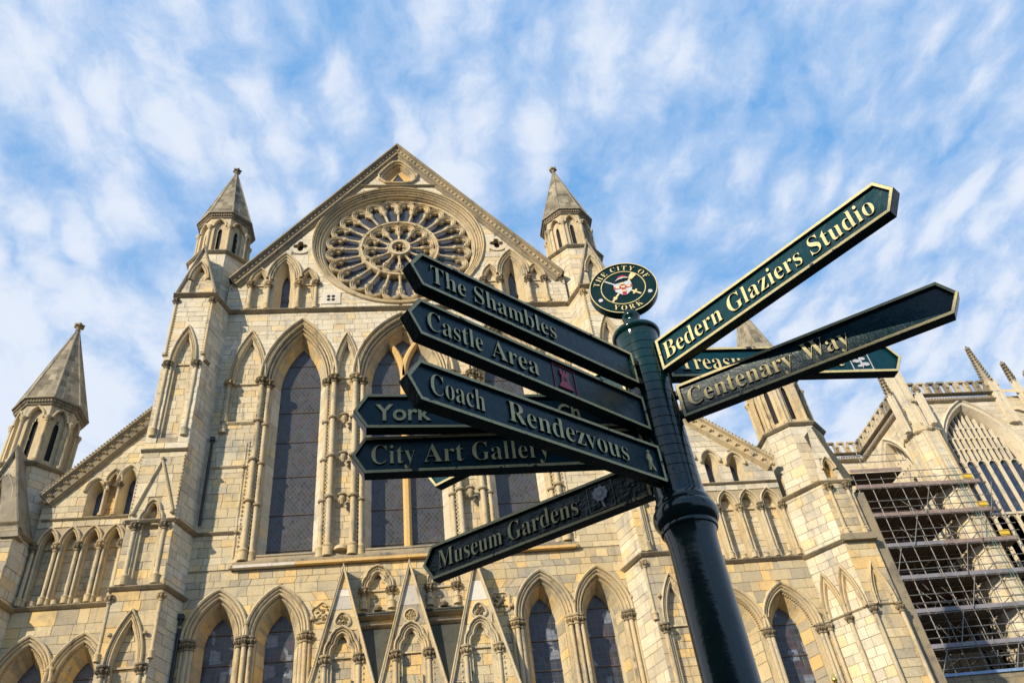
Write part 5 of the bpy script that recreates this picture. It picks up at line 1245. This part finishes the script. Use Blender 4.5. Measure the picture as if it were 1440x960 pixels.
# ------------------------------------------------------------------ street lamp whose gilt finial just reaches the frame
LP = thing('street_lamp', 'black street lamp top with small gilded finial in front of the right buttress', 'street lamp')
lx, ly, lz = 5.08, 10.0, 4.66
mb = MB(); mb.lathe((lx, ly, 0), (0, 0, 1), [(.16, 0), (.16, .3), (.10, .4), (.06, 1.0), (.045, 3.7), (.07, 3.75), (.05, 3.8)], 16); mb.build('lamp_post', 'black', LP, True)
mb = MB(); mb.lathe((lx, ly, 0), (0, 0, 1), [(.11, 3.82), (.20, 4.3), (.205, 4.32)], 6); mb.build('lantern_glass', 'glass', LP)
mb = MB(); mb.lathe((lx, ly, 0), (0, 0, 1), [(.22, 4.30), (.22, 4.33), (.11, 4.5), (.10, 4.56), (.045, 4.60), (.04, 4.63), (.055, 4.645), (.03, 4.665)], 12); mb.build('lantern_cap', 'black', LP, True)
mb = MB(); mb.lathe((lx, ly, lz), (0, 0, 1), [(.014, 0), (.018, .012), (.034, .035), (.036, .05), (.026, .075), (.012, .095), (.003, .14)], 14); mb.build('gilt_finial', 'brown', LP, True)

# ------------------------------------------------------------------ unseen row of houses added sunward to shade the post and lower arms
HR = thing('shading_terrace', 'unseen brown brick terrace added behind the viewer to shade the signpost', 'house')
hs_ = Vector((sdir.x, sdir.y)).normalized(); hd = 15.0
HF = Fr(PX+hs_.x*hd-hs_.y*-22*-1, PY_+hs_.y*hd+hs_.x*-22*-1, hs_.y, -hs_.x)
if HF.nx*hs_.x+HF.ny*hs_.y > 0: HF = Fr(PX+hs_.x*hd-hs_.y*22, PY_+hs_.y*hd+hs_.x*22, hs_.y, -hs_.x)
EAVE = 3.34+(hd-.0)*math.tan(SUN_EL)  # eaves height follows the sun so their shade covers the lower arms
M['brick'] = stone_mat('brown_brick', (.16, .075, .045), (.12, .06, .04), (.09, .06, .045), soot=.4)
mb = MB(); W_ = 44
mb.box8([HF(0, 0, 0), HF(W_, 0, 0), HF(W_, 0, -9), HF(0, 0, -9), HF(0, EAVE, 0), HF(W_, EAVE, 0), HF(W_, EAVE, -9), HF(0, EAVE, -9)]); mb.build('house_wall', 'brick', HR)
mb = MB(); mb.box8([HF(-.2, EAVE-.3, .25), HF(W_+.2, EAVE-.3, .25), HF(W_+.2, EAVE-.3, -9), HF(-.2, EAVE-.3, -9), HF(-.2, EAVE, .25), HF(W_+.2, EAVE, .25), HF(W_+.2, EAVE, -9), HF(-.2, EAVE, -9)]); mb.build('eaves_cornice', 'pale', HR)
for k in range(14):
    for fl in range(3):
        u = 1.8+k*3.05; z = 1.0+fl*3.2
        if z+2.1 > EAVE-.5: continue
        mb = MB(); mb.box8([HF(u, z, -.1), HF(u+1.2, z, -.1), HF(u+1.2, z, .03), HF(u, z, .03), HF(u, z+1.9, -.1), HF(u+1.2, z+1.9, -.1), HF(u+1.2, z+1.9, .03), HF(u, z+1.9, .03)]); wn = mb.build('sash_window', 'white', HR)
        for a_, b_ in ((.08, .56), (.64, 1.12)):
            for c_, d_ in ((.08, .9), (1.0, 1.82)): mb = MB(); mb.face([HF(u+a_, z+c_, .034), HF(u+b_, z+c_, .034), HF(u+b_, z+d_, .034), HF(u+a_, z+d_, .034)]); mb.build('pane', 'void', wn)

# ------------------------------------------------------------------ ground
mb = MB(); mb.face([(-900, -900, 0), (900, -900, 0), (900, 900, 0), (-900, 900, 0)]); mb.build('ground', 'paving', None)['kind'] = 'structure'
